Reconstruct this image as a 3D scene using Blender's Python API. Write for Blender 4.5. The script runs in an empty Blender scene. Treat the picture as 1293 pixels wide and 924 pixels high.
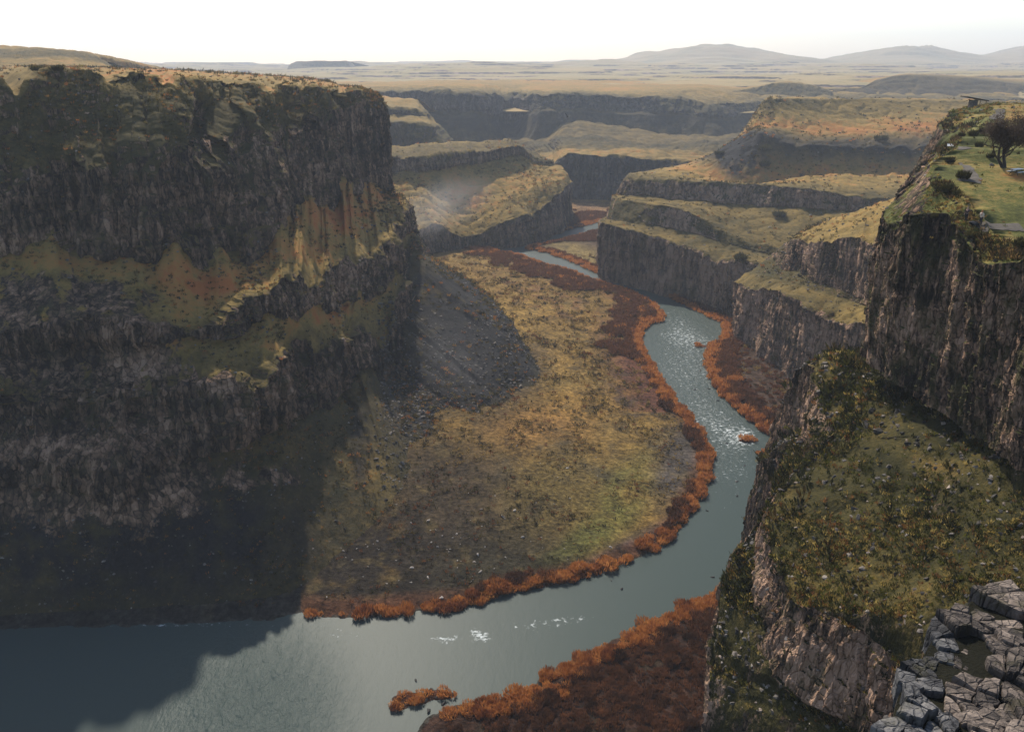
import bpy, math
import numpy as np

rng = np.random.default_rng(11)
sc = bpy.context.scene
COL = sc.collection

# ------------------------------------------------------------------ camera model
FW, FH, FL = 1293.0, 924.0, 995.0          # photograph size and focal length in pixels
PIT = math.radians(21.1)
SP, CP = math.sin(PIT), math.cos(PIT)
CAMZ = 110.0                                # eye height above the river


def at(px, py, Y):
    """world point seen at photo position (px, py), Y metres ahead"""
    dx = (px - FW / 2) / FL
    dy = (py - FH / 2) / FL
    t = Y / (CP - dy * SP)
    return np.array((dx * t, Y, CAMZ + t * (-SP - dy * CP)))


def onz(px, py, z):
    """world point seen at photo position (px, py) lying at height z"""
    dx = (px - FW / 2) / FL
    dy = (py - FH / 2) / FL
    t = (z - CAMZ) / (-SP - dy * CP)
    return np.array((dx * t, t * (CP - dy * SP), z))


def proj(p):
    p = np.asarray(p, float)
    x = p[..., 0]
    y = p[..., 1]
    z = p[..., 2] - CAMZ
    d = np.maximum(y * CP - z * SP, 1e-3)
    v = y * SP + z * CP
    return x / d * FL + FW / 2, FH / 2 - v / d * FL, d


# ------------------------------------------------------------------ noise
_perm = np.random.default_rng(5).permutation(256)
_perm = np.concatenate([_perm, _perm, _perm]).astype(np.int32)
_g = np.random.default_rng(6).normal(size=(256, 3))
_g = (_g / np.linalg.norm(_g, axis=1, keepdims=True)).astype(np.float32)


def perlin(p, seed=0):
    shp = p.shape[:-1]
    p = p.reshape(-1, 3) + seed * 17.317
    out = np.empty(len(p), np.float32)
    for a in range(0, len(p), 200000):
        q = p[a:a + 200000]
        i = np.floor(q).astype(np.int64)
        f = (q - i).astype(np.float32)
        i = (i & 255).astype(np.int32)
        w = f * f * f * (f * (f * 6 - 15) + 10)
        r = 0
        for cx in (0, 1):
            wx = w[:, 0] if cx else 1 - w[:, 0]
            for cy in (0, 1):
                wy = w[:, 1] if cy else 1 - w[:, 1]
                for cz in (0, 1):
                    wz = w[:, 2] if cz else 1 - w[:, 2]
                    h = _perm[_perm[_perm[(i[:, 0] + cx) & 255] + ((i[:, 1] + cy) & 255)] + ((i[:, 2] + cz) & 255)]
                    g = _g[h]
                    r = r + wx * wy * wz * (g[:, 0] * (f[:, 0] - cx) + g[:, 1] * (f[:, 1] - cy) + g[:, 2] * (f[:, 2] - cz))
        out[a:a + 200000] = r
    return (out * 1.5).reshape(shp)


def fbm(p, octv=4, seed=0, gain=0.5, lac=2.03):
    r, a, s = 0, 1.0, 0
    for o in range(octv):
        r = r + a * perlin(p, seed + o * 3)
        s += a
        a *= gain
        p = p * lac
    return r / s


def sst(a, b, x):
    t = np.clip((x - a) / (b - a), 0, 1)
    return t * t * (3 - 2 * t)


# ------------------------------------------------------------------ mesh helpers
def link(name, me, mat=None, parent=None):
    o = bpy.data.objects.new(name, me)
    COL.objects.link(o)
    if mat is not None and me is not None:
        me.materials.append(mat)
    if parent is not None:
        o.parent = parent
    return o


def mesh_np(name, V, Fc, smooth=True):
    """V (n,3), Fc (m,k) faces of k corners"""
    V = np.ascontiguousarray(V, np.float32).reshape(-1, 3)
    Fc = np.ascontiguousarray(Fc, np.int32)
    me = bpy.data.meshes.new(name)
    me.vertices.add(len(V))
    me.vertices.foreach_set('co', V.ravel())
    k = Fc.shape[1]
    me.loops.add(Fc.size)
    me.loops.foreach_set('vertex_index', Fc.ravel())
    me.polygons.add(len(Fc))
    me.polygons.foreach_set('loop_start', np.arange(0, Fc.size, k, dtype=np.int32))
    me.polygons.foreach_set('use_smooth', np.full(len(Fc), smooth, dtype=bool))
    me.update(calc_edges=True)
    return me


def fattr(me, name, a):
    at_ = me.attributes.new(name, 'FLOAT', 'POINT')
    at_.data.foreach_set('value', np.ascontiguousarray(a, np.float32).ravel())


def cattr(me, name, a):
    at_ = me.attributes.new(name, 'FLOAT_COLOR', 'POINT')
    a = np.asarray(a, np.float32).reshape(-1, 3)
    at_.data.foreach_set('color', np.concatenate([a, np.ones((len(a), 1), np.float32)], 1).ravel())


def grid_faces(nu, nv, flip=False):
    i = np.arange(nu * nv).reshape(nu, nv)
    f = np.stack([i[:-1, :-1], i[1:, :-1], i[1:, 1:], i[:-1, 1:]], -1).reshape(-1, 4)
    return f[:, ::-1] if flip else f


def tag(o, label=None, cat=None, group=None, kind=None):
    if label:
        o['label'] = label
    if cat:
        o['category'] = cat
    if group:
        o['group'] = group
    if kind:
        o['kind'] = kind
    return o


def empty(name, loc, rz=0):
    o = bpy.data.objects.new(name, None)
    COL.objects.link(o)
    o.location = [float(v) for v in loc]
    o.rotation_euler = (0, 0, rz)
    return o


# ------------------------------------------------------------------ materials
def newmat(name):
    m = bpy.data.materials.new(name)
    m.use_nodes = True
    nt = m.node_tree
    nt.nodes.clear()
    return m, nt, nt.nodes, nt.links


class NG:
    def __init__(self, name):
        self.m, self.nt, self.N, self.L = newmat(name)
        self.out = self.N.new('ShaderNodeOutputMaterial')

    def n(self, t, **kw):
        x = self.N.new(t)
        for k, v in kw.items():
            setattr(x, k, v)
        return x

    def link(self, a, b):
        self.L.new(a, b)

    def pos(self, s=(1, 1, 1)):
        g = self.n('ShaderNodeNewGeometry')
        mp = self.n('ShaderNodeMapping')
        mp.inputs['Scale'].default_value = s
        self.link(g.outputs['Position'], mp.inputs['Vector'])
        return mp.outputs[0]

    def obj(self, s=(1, 1, 1)):
        g = self.n('ShaderNodeTexCoord')
        mp = self.n('ShaderNodeMapping')
        mp.inputs['Scale'].default_value = s
        self.link(g.outputs['Object'], mp.inputs['Vector'])
        return mp.outputs[0]

    def noise(self, vec, scale=1.0, detail=4, rough=0.55, dist=0.0):
        t = self.n('ShaderNodeTexNoise')
        t.inputs['Scale'].default_value = scale
        t.inputs['Detail'].default_value = detail
        t.inputs['Roughness'].default_value = rough
        t.inputs['Distortion'].default_value = dist
        self.link(vec, t.inputs['Vector'])
        return t.outputs['Fac']

    def math(self, op, a, b=None, clamp=False):
        t = self.n('ShaderNodeMath', operation=op)
        t.use_clamp = clamp
        for k, v in enumerate((a, b)):
            if v is None:
                continue
            if isinstance(v, (int, float)):
                t.inputs[k].default_value = v
            else:
                self.link(v, t.inputs[k])
        return t.outputs[0]

    def ramp(self, fac, stops, interp='LINEAR'):
        r = self.n('ShaderNodeValToRGB')
        r.color_ramp.interpolation = interp
        e = r.color_ramp.elements
        while len(e) < len(stops):
            e.new(0.5)
        for k, (p, c) in enumerate(stops):
            e[k].position = p
            e[k].color = (c[0], c[1], c[2], 1) if isinstance(c, (tuple, list)) else (c, c, c, 1)
        self.link(fac, r.inputs[0])
        return r.outputs[0]

    def mix(self, fac, a, b, mode='MIX'):
        t = self.n('ShaderNodeMix', data_type='RGBA', blend_type=mode)
        for k, v in ((0, fac), (6, a), (7, b)):
            if isinstance(v, (int, float)):
                t.inputs[k].default_value = v
            elif isinstance(v, tuple):
                t.inputs[k].default_value = (v[0], v[1], v[2], 1)
            else:
                self.link(v, t.inputs[k])
        return t.outputs[2]

    def attr(self, name, out='Fac'):
        a = self.n('ShaderNodeAttribute')
        a.attribute_name = name
        return a.outputs[out]

    def bsdf(self, col, rough=0.9, bump=None, bs=0.5, bd=0.3, spec=0.15):
        b = self.n('ShaderNodeBsdfPrincipled')
        if isinstance(col, tuple):
            b.inputs['Base Color'].default_value = (*col, 1)
        else:
            self.link(col, b.inputs['Base Color'])
        if isinstance(rough, (int, float)):
            b.inputs['Roughness'].default_value = rough
        else:
            self.link(rough, b.inputs['Roughness'])
        b.inputs['Specular IOR Level'].default_value = spec
        if bump is not None:
            u = self.n('ShaderNodeBump')
            u.inputs['Strength'].default_value = bs
            u.inputs['Distance'].default_value = bd
            self.link(bump, u.inputs['Height'])
            self.link(u.outputs[0], b.inputs['Normal'])
        self.link(b.outputs[0], self.out.inputs[0])
        return b


GRASS = [(0.0, (.030, .030, .012)), (0.25, (.068, .053, .019)), (0.45, (.14, .098, .030)),
         (0.62, (.215, .145, .042)), (0.8, (.31, .150, .042)), (1.0, (.32, .112, .032))]


def terrain_mat(name, s=1.0, rock=((.028, .025, .022), (.085, .067, .054), (.185, .135, .108), (.30, .215, .17)), buff=0.0, lich=0.45,
                grass=GRASS, fine=1.0, bump=0.8, contrast=1.2, each=0.0):
    """s: size of the basalt columns in metres"""
    g = NG(name)
    c = 1.0 / s
    streak = g.noise(g.pos((.55 * c, .55 * c, .055 * c)), 1.0, 6, .62, .3)
    patch = g.noise(g.pos((.06 * c, .06 * c, .10 * c)), 1.0, 4, .6)
    layer = g.noise(g.pos((.012 * c, .012 * c, .30 * c)), 1.0, 5, .65)
    grit = g.noise(g.pos((1.0 * fine, 1.0 * fine, .7 * fine)), 1.3, 7, .68)
    v = g.math('ADD', g.math('MULTIPLY', streak, .75), g.math('MULTIPLY', patch, .55))
    v = g.math('ADD', v, g.math('MULTIPLY', grit, .45))
    v = g.math('ADD', g.math('MULTIPLY', g.math('ADD', v, -.895), contrast), .495 + buff)
    v = g.math('ADD', v, g.math('MULTIPLY', g.math('ADD', layer, -.5), .5))
    if each:
        v = g.math('ADD', v, g.math('MULTIPLY', g.math('ADD', g.n('ShaderNodeObjectInfo').outputs['Random'], -.5), each))
    v = g.math('ADD', v, g.attr('pale'))
    # jointed blocks: each with a tone of its own, thin dark joints between
    jw = g.n('ShaderNodeVectorMath', operation='ADD')
    jn = g.n('ShaderNodeTexNoise')
    jn.inputs['Scale'].default_value = .35 * c
    jn.inputs['Detail'].default_value = 3
    g.link(g.pos(), jn.inputs['Vector'])
    js = g.n('ShaderNodeVectorMath', operation='SCALE')
    js.inputs['Scale'].default_value = 1.3 * s
    g.link(jn.outputs['Color'], js.inputs[0])
    g.link(g.pos(), jw.inputs[0])
    g.link(js.outputs[0], jw.inputs[1])
    jm = g.n('ShaderNodeMapping')
    jm.inputs['Scale'].default_value = (.95 * c, .95 * c, .27 * c)
    g.link(jw.outputs[0], jm.inputs[0])
    v1 = g.n('ShaderNodeTexVoronoi')
    v2 = g.n('ShaderNodeTexVoronoi', feature='DISTANCE_TO_EDGE')
    for q in (v1, v2):
        q.inputs['Scale'].default_value = 1.0
        g.link(jm.outputs[0], q.inputs['Vector'])
    sx = g.n('ShaderNodeSeparateColor')
    g.link(v1.outputs['Color'], sx.inputs[0])
    v = g.math('ADD', v, g.math('MULTIPLY', g.math('ADD', sx.outputs[0], -.5), .26))
    joint = g.ramp(v2.outputs['Distance'], [(.0, 0.0), (.10, 1.0)])
    v = g.math('ADD', v, g.math('MULTIPLY', g.math('ADD', joint, -1.0), .17))
    rk = g.ramp(v, [(0.26, rock[0]), (0.45, rock[1]), (0.62, rock[2]), (0.80, rock[3])])
    li = g.noise(g.pos((.22 * c, .22 * c, .13 * c)), 1.0, 6, .7)
    rk = g.mix(g.ramp(li, [(.60 - .25 * lich, 0.0), (.76 - .2 * lich, .8)]), rk, (.058, .054, .022))
    hn = g.noise(g.pos((.11, .11, .2)), 1.0, 6, .66)
    hf = g.noise(g.pos((.75 * fine, .75 * fine, .75 * fine)), 1.2, 6, .72)
    hue = g.math('ADD', g.attr('hue'), g.math('ADD', g.math('MULTIPLY', g.math('ADD', hn, -.5), .75), g.math('MULTIPLY', g.math('ADD', hf, -.5), .75)))
    gr = g.ramp(hue, grass)
    sf = g.noise(g.pos((1.1 * fine, 1.1 * fine, 1.1 * fine)), 1.0, 8, .75)
    scr = g.ramp(sf, [(.36, (.010, .010, .010)), (.56, (.022, .021, .021)), (.72, (.050, .046, .043)), (.83, (.15, .13, .115))])
    gr = g.mix(g.attr('scree'), gr, scr)
    cn = g.math('ADD', g.attr('cov'), g.math('MULTIPLY', g.math('ADD', g.math('ADD', grit, li), -1.0), 1.1))
    col = g.mix(g.ramp(cn, [(.40, 0.0), (.58, 1.0)]), rk, gr)
    bh = g.math('ADD', g.math('MULTIPLY', streak, .8), g.math('MULTIPLY', grit, .9))
    rockm = g.math('ADD', 1.0, g.math('MULTIPLY', g.math('MINIMUM', g.attr('cov'), 1.0), -1.0))
    bh = g.math('ADD', bh, g.math('MULTIPLY', g.math('MULTIPLY', g.math('ADD', joint, sx.outputs[0]), .55), g.math('MAXIMUM', rockm, 0.0)))
    g.bsdf(col, .95, bh, bump, .5 * s, spec=.08)
    return g.m


# ------------------------------------------------------------------ lofted rock masses
def pt(q):
    if isinstance(q[0], str):
        return onz(*q[1:]) if q[0] == 'g' else np.array(q[1:], float)
    return at(*q)


def pchip(X, A, xs):
    """monotone cubic interpolation of A (n,...) given at X, sampled at xs"""
    n = len(X)
    h = np.diff(X)
    sh = (-1,) + (1,) * (A.ndim - 1)
    d = np.diff(A, axis=0) / h.reshape(sh)
    m = np.zeros_like(A)
    if n > 2:
        w1 = (2 * h[1:] + h[:-1]).reshape(sh)
        w2 = (h[1:] + 2 * h[:-1]).reshape(sh)
        ok = d[:-1] * d[1:] > 0
        with np.errstate(divide='ignore', invalid='ignore'):
            hm = (w1 + w2) / (w1 / d[:-1] + w2 / d[1:])
        m[1:-1] = np.where(ok, hm, 0)
    m[0], m[-1] = d[0], d[-1]
    k = np.clip(np.searchsorted(X, xs, side='right') - 1, 0, n - 2)
    t = ((xs - X[k]) / h[k]).reshape(sh)
    hh = h[k].reshape(sh)
    return ((1 + 2 * t) * (1 - t) ** 2 * A[k] + t * (1 - t) ** 2 * hh * m[k]
            + t * t * (3 - 2 * t) * A[k + 1] + t * t * (t - 1) * hh * m[k + 1])


KC = {'c': .10, 's': .72, 'b': 1.0, 'p': 1.15, 't': .85, 'm': .45}       # how much growth covers each kind of band
KD = {'c': 1.0, 's': .35, 'b': .15, 'p': .03, 't': .08, 'm': .7}         # how rough its shape is
GRIDS = {}


def loft(name, stations, kinds, mat, S=1.0, hue=.45, huev=None, flip=False, q=.8, spots=(), screev=None, wob=.28, big=1.0, rough=1.0,
         seed=0, label=None, maxu=900, col_amp=1.0, cw=1.0, tieramp=.5, sspots=(), cspots=(), pspots=(), sink=3.5, lim0=14, dents=(), gul=.9):
    """stations: rows of points foot to top, left to right as seen; kinds: one letter per band between the points"""
    K = np.array([[pt(p) for p in s] for s in stations])
    K[:, 0, 2] -= sink
    ns, L = K.shape[:2]
    px, py, _ = proj(K)
    px = np.clip(px, -80, FW + 80)
    py = np.clip(py, -40, FH + 80)
    du = np.hypot(np.diff(px, axis=0), np.diff(py, axis=0)).max(1)
    nus = np.clip(du * q, 10, 420).astype(int)
    X = np.concatenate([[0], np.cumsum(nus)]).astype(float)
    nu = int(X[-1]) + 1
    A = pchip(X, K, np.arange(nu, dtype=float))                       # (nu, L, 3)
    dv = np.hypot(np.diff(px, axis=1), np.diff(py, axis=1)).max(0)
    nvs = np.clip(dv * q, 6, 420).astype(int)
    # the edge lines of the strata wander up and down
    ln = np.linalg.norm(np.diff(A, axis=1), axis=2)                   # (nu, L-1)
    B = A.copy()
    for l in range(1, L - 1):
        m = np.minimum(np.minimum(ln[:, l - 1], ln[:, l]), lim0 * S)[:, None] * wob
        nz = (fbm(A[:, l] / (16 * S) + l * 3.1, 4, seed + 2)[:, None]) * 1.6
        up = (A[:, l + 1] - A[:, l]) / np.maximum(ln[:, l], .01)[:, None]
        dn = (A[:, l] - A[:, l - 1]) / np.maximum(ln[:, l - 1], .01)[:, None]
        B[:, l] += np.where(nz > 0, nz * m * up, nz * m * dn)
    vs, kd, kc, vl, sv = [], [], [], [], []
    for l in range(L - 1):
        t = np.linspace(0, 1, nvs[l], endpoint=(l == L - 2))
        vs.append(l + t)
        kd.append(np.full(len(t), KD[kinds[l]]))
        kc.append(np.full(len(t), KC[kinds[l]]))
    vs, kd, kc = map(np.concatenate, (vs, kd, kc))
    cl = np.concatenate([np.full(nvs[l], 1.0 if kinds[l] in 'cm' else 0.0) for l in range(L - 1)])
    cw_m = np.concatenate([np.full(nvs[l], .4 if kinds[l] == 'm' else 1.0) for l in range(L - 1)])[None, :]

    def soft(a, r):
        k = np.ones(2 * r + 1) / (2 * r + 1)
        return np.convolve(np.pad(a, r, mode='edge'), k, mode='valid')
    kd, kc, clb = soft(kd, 2), soft(kc, 1), soft(cl, 3)
    nv = len(vs)
    i = np.clip(vs.astype(int), 0, L - 2)
    f = (vs - i)[None, :, None]
    Pn = B[:, i] * (1 - f) + B[:, i + 1] * f
    P = Pn.copy()
    gu = np.gradient(P, axis=0)
    gv = np.gradient(P, axis=1)
    nrm = np.cross(gu, gv)
    if flip:
        nrm = -nrm
    nrm /= np.maximum(np.linalg.norm(nrm, axis=2, keepdims=True), 1e-6)
    hn = nrm.copy()
    hn[..., 2] *= .15
    hn /= np.maximum(np.linalg.norm(hn, axis=2, keepdims=True), .25)
    c = clb[None, :]
    kdv = kd[None, :]
    # buttresses and recesses keep their plan from foot to top of a cliff
    q2 = P * np.array([1, 1, .25])
    bigd = fbm(q2 / (20 * S), 4, seed + 11) * 5.0 * big * S
    lim = np.linalg.norm(gu, axis=2)
    wbig = .25 + .75 * c
    topk = np.array([0.0 if k in 'p' else 1.0 for k in kinds])
    wtop = soft(np.concatenate([np.full(nvs[l], topk[l]) for l in range(L - 1)]), max(3, nv // 60))[None, :]
    d = bigd * wbig * wtop
    # jointed columns: every column and every block of it stands a little in or out
    ci = [l for l in range(L - 1) if kinds[l] in 'cm'] or [0]
    ca = np.mean([A[:, l] for l in ci], axis=0)
    arc = np.concatenate([[0], np.cumsum(np.linalg.norm(np.diff(ca[:, :2], axis=0), axis=1))])[:, None]
    arc = arc + .9 * S * cw * perlin(P * np.array([1, 1, .35]) / (5 * S * cw), seed + 24)

    def hsh(a, b=0):
        return _perm[(_perm[a & 255] + b) & 255].astype(np.float32) / 255 - .5
    blk = 0
    for (wc, hz_, am) in ((1.5, 5.0, .95), (.62, 2.2, .5), (4.6, 13.0, 1.1)):
        ck = np.floor(arc / (wc * S * cw)).astype(int)
        tk = np.floor(P[..., 2] / (hz_ * S * cw) + 3 * hsh(ck, 17)).astype(int)
        blk = blk + am * cw * (.55 * hsh(ck, seed) + .75 * hsh(ck + 31 * (tk & 255), seed + 5))
    px0, py0, _ = proj(P)
    for (sx, sy, rx, ry, val) in dents:
        d = d + val * np.exp(-((np.abs(px0 - sx) / rx) ** 4 + (np.abs(py0 - sy) / ry) ** 4))
    colm = 1 - 2 * np.abs(perlin(P * np.array([1, 1, .06]) / (3.1 * S * cw), seed + 21))
    colm2 = 1 - 2 * np.abs(perlin(P * np.array([1, 1, .13]) / (1.35 * S * cw), seed + 22))
    tier = fbm(P * np.array([.07, .07, 1]) / (3.2 * S), 3, seed + 23)
    d = d + c * cw_m * col_amp * S * (.5 * cw * colm + .25 * cw * colm2 + tieramp * tier + 1.05 * blk)
    rg = np.where(c > .5, fbm(P * np.array([1, 1, .4]) / (4.5 * S * max(cw, .6)), 5, seed + 31, .58) * max(cw, .55), fbm(P / (5.5 * S), 5, seed + 31, .58))
    P = P + hn * d[..., None] * rough
    P = P + nrm * (rg * (1.1 * S) * (kdv + .15) * rough)[..., None]
    # gullies running down the slopes
    fall = 1 - np.abs(perlin(Pn * np.array([1, 1, .15]) / (9 * S), seed + 41)) * 2
    P[..., 2] -= (np.clip(fall, 0, 1) ** 2 * (1 - c) * wtop * gul * S * rough)
    gu = np.gradient(P, axis=0)
    gv = np.gradient(P, axis=1)
    n2 = np.cross(gu, gv)
    if flip:
        n2 = -n2
    n2 /= np.maximum(np.linalg.norm(n2, axis=2, keepdims=True), 1e-6)
    nz = np.clip(n2[..., 2], -1, 1)
    cov = kc[None, :] + .95 * (sst(.35, .8, nz) - .35) * (.35 + .65 * c) + .35 * fbm(P / (7 * S), 3, seed + 51)
    h = np.full((nu, nv), hue) if huev is None else np.interp(vs, np.arange(len(huev)), huev)[None, :].repeat(nu, 0)
    h = h + .22 * fbm(P / (22 * S), 3, seed + 61)
    qx, qy, _ = proj(Pn)
    brk = fbm(P / (5 * S), 4, seed + 66)
    for (sx, sy, rx, ry, val) in spots:
        h = h + val * np.exp(-((qx - sx) / rx) ** 2 - ((qy - sy) / ry) ** 2) * np.clip(.75 + 1.6 * brk, 0, 1.5)
    h = h - .5 * h * c
    s_ = np.zeros((nu, nv)) if screev is None else np.interp(vs, np.arange(len(screev)), screev)[None, :].repeat(nu, 0)
    if screev is not None:
        s_ = np.clip(s_ + s_ * .6 * fbm(P / (8 * S), 3, seed + 71), 0, 1)
    for (sx, sy, rx, ry, val) in sspots:
        s_ = np.clip(s_ + val * np.exp(-(((qx - sx) / rx) ** 2 + ((qy - sy) / ry) ** 2) ** 1.5) * np.clip(.9 + 1.2 * brk, 0, 1.4), 0, 1)
    for (sx, sy, rx, ry, val) in cspots:
        cov = cov + val * np.exp(-(((qx - sx) / rx) ** 2 + ((qy - sy) / ry) ** 2) ** 1.5) * np.clip(.9 + 1.2 * brk, 0, 1.5)
    pale = np.zeros((nu, nv))
    for (sx, sy, rx, ry, val) in pspots:
        pale = pale + val * np.exp(-(((qx - sx) / rx) ** 2 + ((qy - sy) / ry) ** 2) ** 1.5) * np.clip(.8 + 1.5 * brk, 0, 1.5)
    me = mesh_np(name, P, grid_faces(nu, nv, flip))
    fattr(me, 'pale', pale)
    fattr(me, 'cov', cov)
    fattr(me, 'hue', h)
    fattr(me, 'scree', s_)
    o = link(name, me, mat)
    tag(o, label, kind='structure')
    GRIDS[o.name] = (P, cov, n2, nus, nvs)
    return o, (P, cov, n2)


# ------------------------------------------------------------------ river outline (photo positions on the water plane)
LEFT_BANK = [(-700, 830), (-300, 806), (0, 793), (150, 790), (260, 786), (340, 782), (372, 774), (400, 779), (450, 779), (520, 773), (590, 766), (640, 750), (700, 739),
             (760, 723), (800, 706), (838, 686), (865, 660), (885, 622), (898, 588), (897, 565), (880, 540), (852, 508), (832, 477), (815, 450),
             (808, 430), (818, 411), (838, 402), (826, 386), (800, 371), (758, 357), (722, 344), (690, 335), (655, 323), (632, 319), (618, 313),
             (640, 306), (690, 297), (715, 291), (760, 280)]
RIGHT_BANK = [(440, 1300), (480, 1000), (520, 930), (545, 903), (585, 888), (632, 884), (660, 870), (700, 848), (760, 816), (820, 787), (880, 760), (912, 742),
              (965, 690), (1005, 630), (1015, 590), (990, 558), (962, 542), (940, 525), (922, 510), (905, 490), (896, 470), (892, 450), (897, 438), (914, 428),
              (914, 411), (880, 393), (850, 379), (825, 368), (790, 356), (758, 347), (740, 339), (715, 328), (690, 320), (664, 314), (700, 306), (730, 298), (765, 289)]
LB = np.array([onz(x, y, 0)[:2] for x, y in LEFT_BANK])
RB = np.array([onz(x, y, 0)[:2] for x, y in RIGHT_BANK])


def densify(Pl, n=6):
    X = np.arange(len(Pl), dtype=float)
    return pchip(X, Pl, np.linspace(0, len(Pl) - 1, (len(Pl) - 1) * n + 1))


LBd, RBd = densify(LB), densify(RB)
RIV = np.concatenate([LBd, RBd[::-1]])


def segdist(p, line):
    best = np.full(len(p), 1e9)
    for a, b in zip(line[:-1], line[1:]):
        ab = b - a
        t = np.clip(((p - a) @ ab) / max(ab @ ab, 1e-9), 0, 1)
        e = p - a - t[:, None] * ab
        best = np.minimum(best, (e * e).sum(1))
    return np.sqrt(best)


def inside(p, poly):
    r = np.zeros(len(p), bool)
    x, y = p[:, 0], p[:, 1]
    for a, b in zip(poly, np.roll(poly, -1, 0)):
        if a[1] == b[1]:
            continue
        c = (a[1] > y) != (b[1] > y)
        r ^= c & (x < (b[0] - a[0]) * (y - a[1]) / (b[1] - a[1]) + a[0])
    return r


ISLETS = [(885, 437, 3.2, 1.8), (945, 556, 3.4, 1.6), (962, 572, 2.4, 1.3), (520, 882, 3.6, 1.6), (553, 877, 3.2, 1.3), (505, 890, 1.6, 1.2)]
ISL = [(*onz(x, y, 0)[:2], a, b) for x, y, a, b in ISLETS]


def floor_h(p):
    """height of the canyon floor at plan points"""
    dl, dr = segdist(p, LBd), segdist(p, RBd)
    ins = inside(p, RIV)
    d = np.minimum(dl, dr)
    p3 = np.concatenate([p, np.zeros((len(p), 1))], 1)
    nz = fbm(p3 / 14, 5, 3, .55)
    ed = fbm(p3 / 3.5, 4, 8)
    d = np.where(ins, -d, d) + ed * 1.3
    z = np.where(d < 0, np.maximum(d * .35, -2.2), 1.1 * sst(0, 4, d) + 2.6 * sst(6, 70, d) + nz * 1.1 * sst(2, 14, d) + .05)
    for (x, y, a, b) in ISL:
        e = 1 - ((p[:, 0] - x) / a) ** 2 - ((p[:, 1] - y) / b) ** 2
        z = np.maximum(z, np.where(e > -1, e * .55 + ed * .25, -9))
    return z, d, dl, dr, ins


exec_order = []
# ================================================================== SETTING
ROCK_NEAR = ((.016, .013, .011), (.074, .050, .036), (.215, .132, .086), (.37, .240, .165))
M_left = terrain_mat('basalt_and_dry_grass', 1.15, ((.018, .013, .010), (.088, .059, .039), (.22, .135, .084), (.37, .245, .165)), buff=.02, lich=.30, contrast=1.4)
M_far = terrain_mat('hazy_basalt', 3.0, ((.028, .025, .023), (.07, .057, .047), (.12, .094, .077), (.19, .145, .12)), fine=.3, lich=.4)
M_mid = terrain_mat('mid_basalt', 1.7, ((.030, .022, .016), (.110, .075, .049), (.22, .146, .095), (.32, .215, .145)), fine=.5, lich=.38, buff=.03, contrast=1.4)
M_near = terrain_mat('near_basalt', .62, ROCK_NEAR, fine=2.2, lich=.42, buff=.06,
                     grass=[(0.0, (.010, .011, .006)), (0.25, (.021, .021, .009)), (0.45, (.045, .039, .013)), (0.62, (.092, .068, .021)), (0.8, (.15, .080, .027)), (1.0, (.17, .060, .024))])
M_right = terrain_mat('right_basalt', .8, ROCK_NEAR, fine=1.4, lich=.42, buff=.05)

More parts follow.
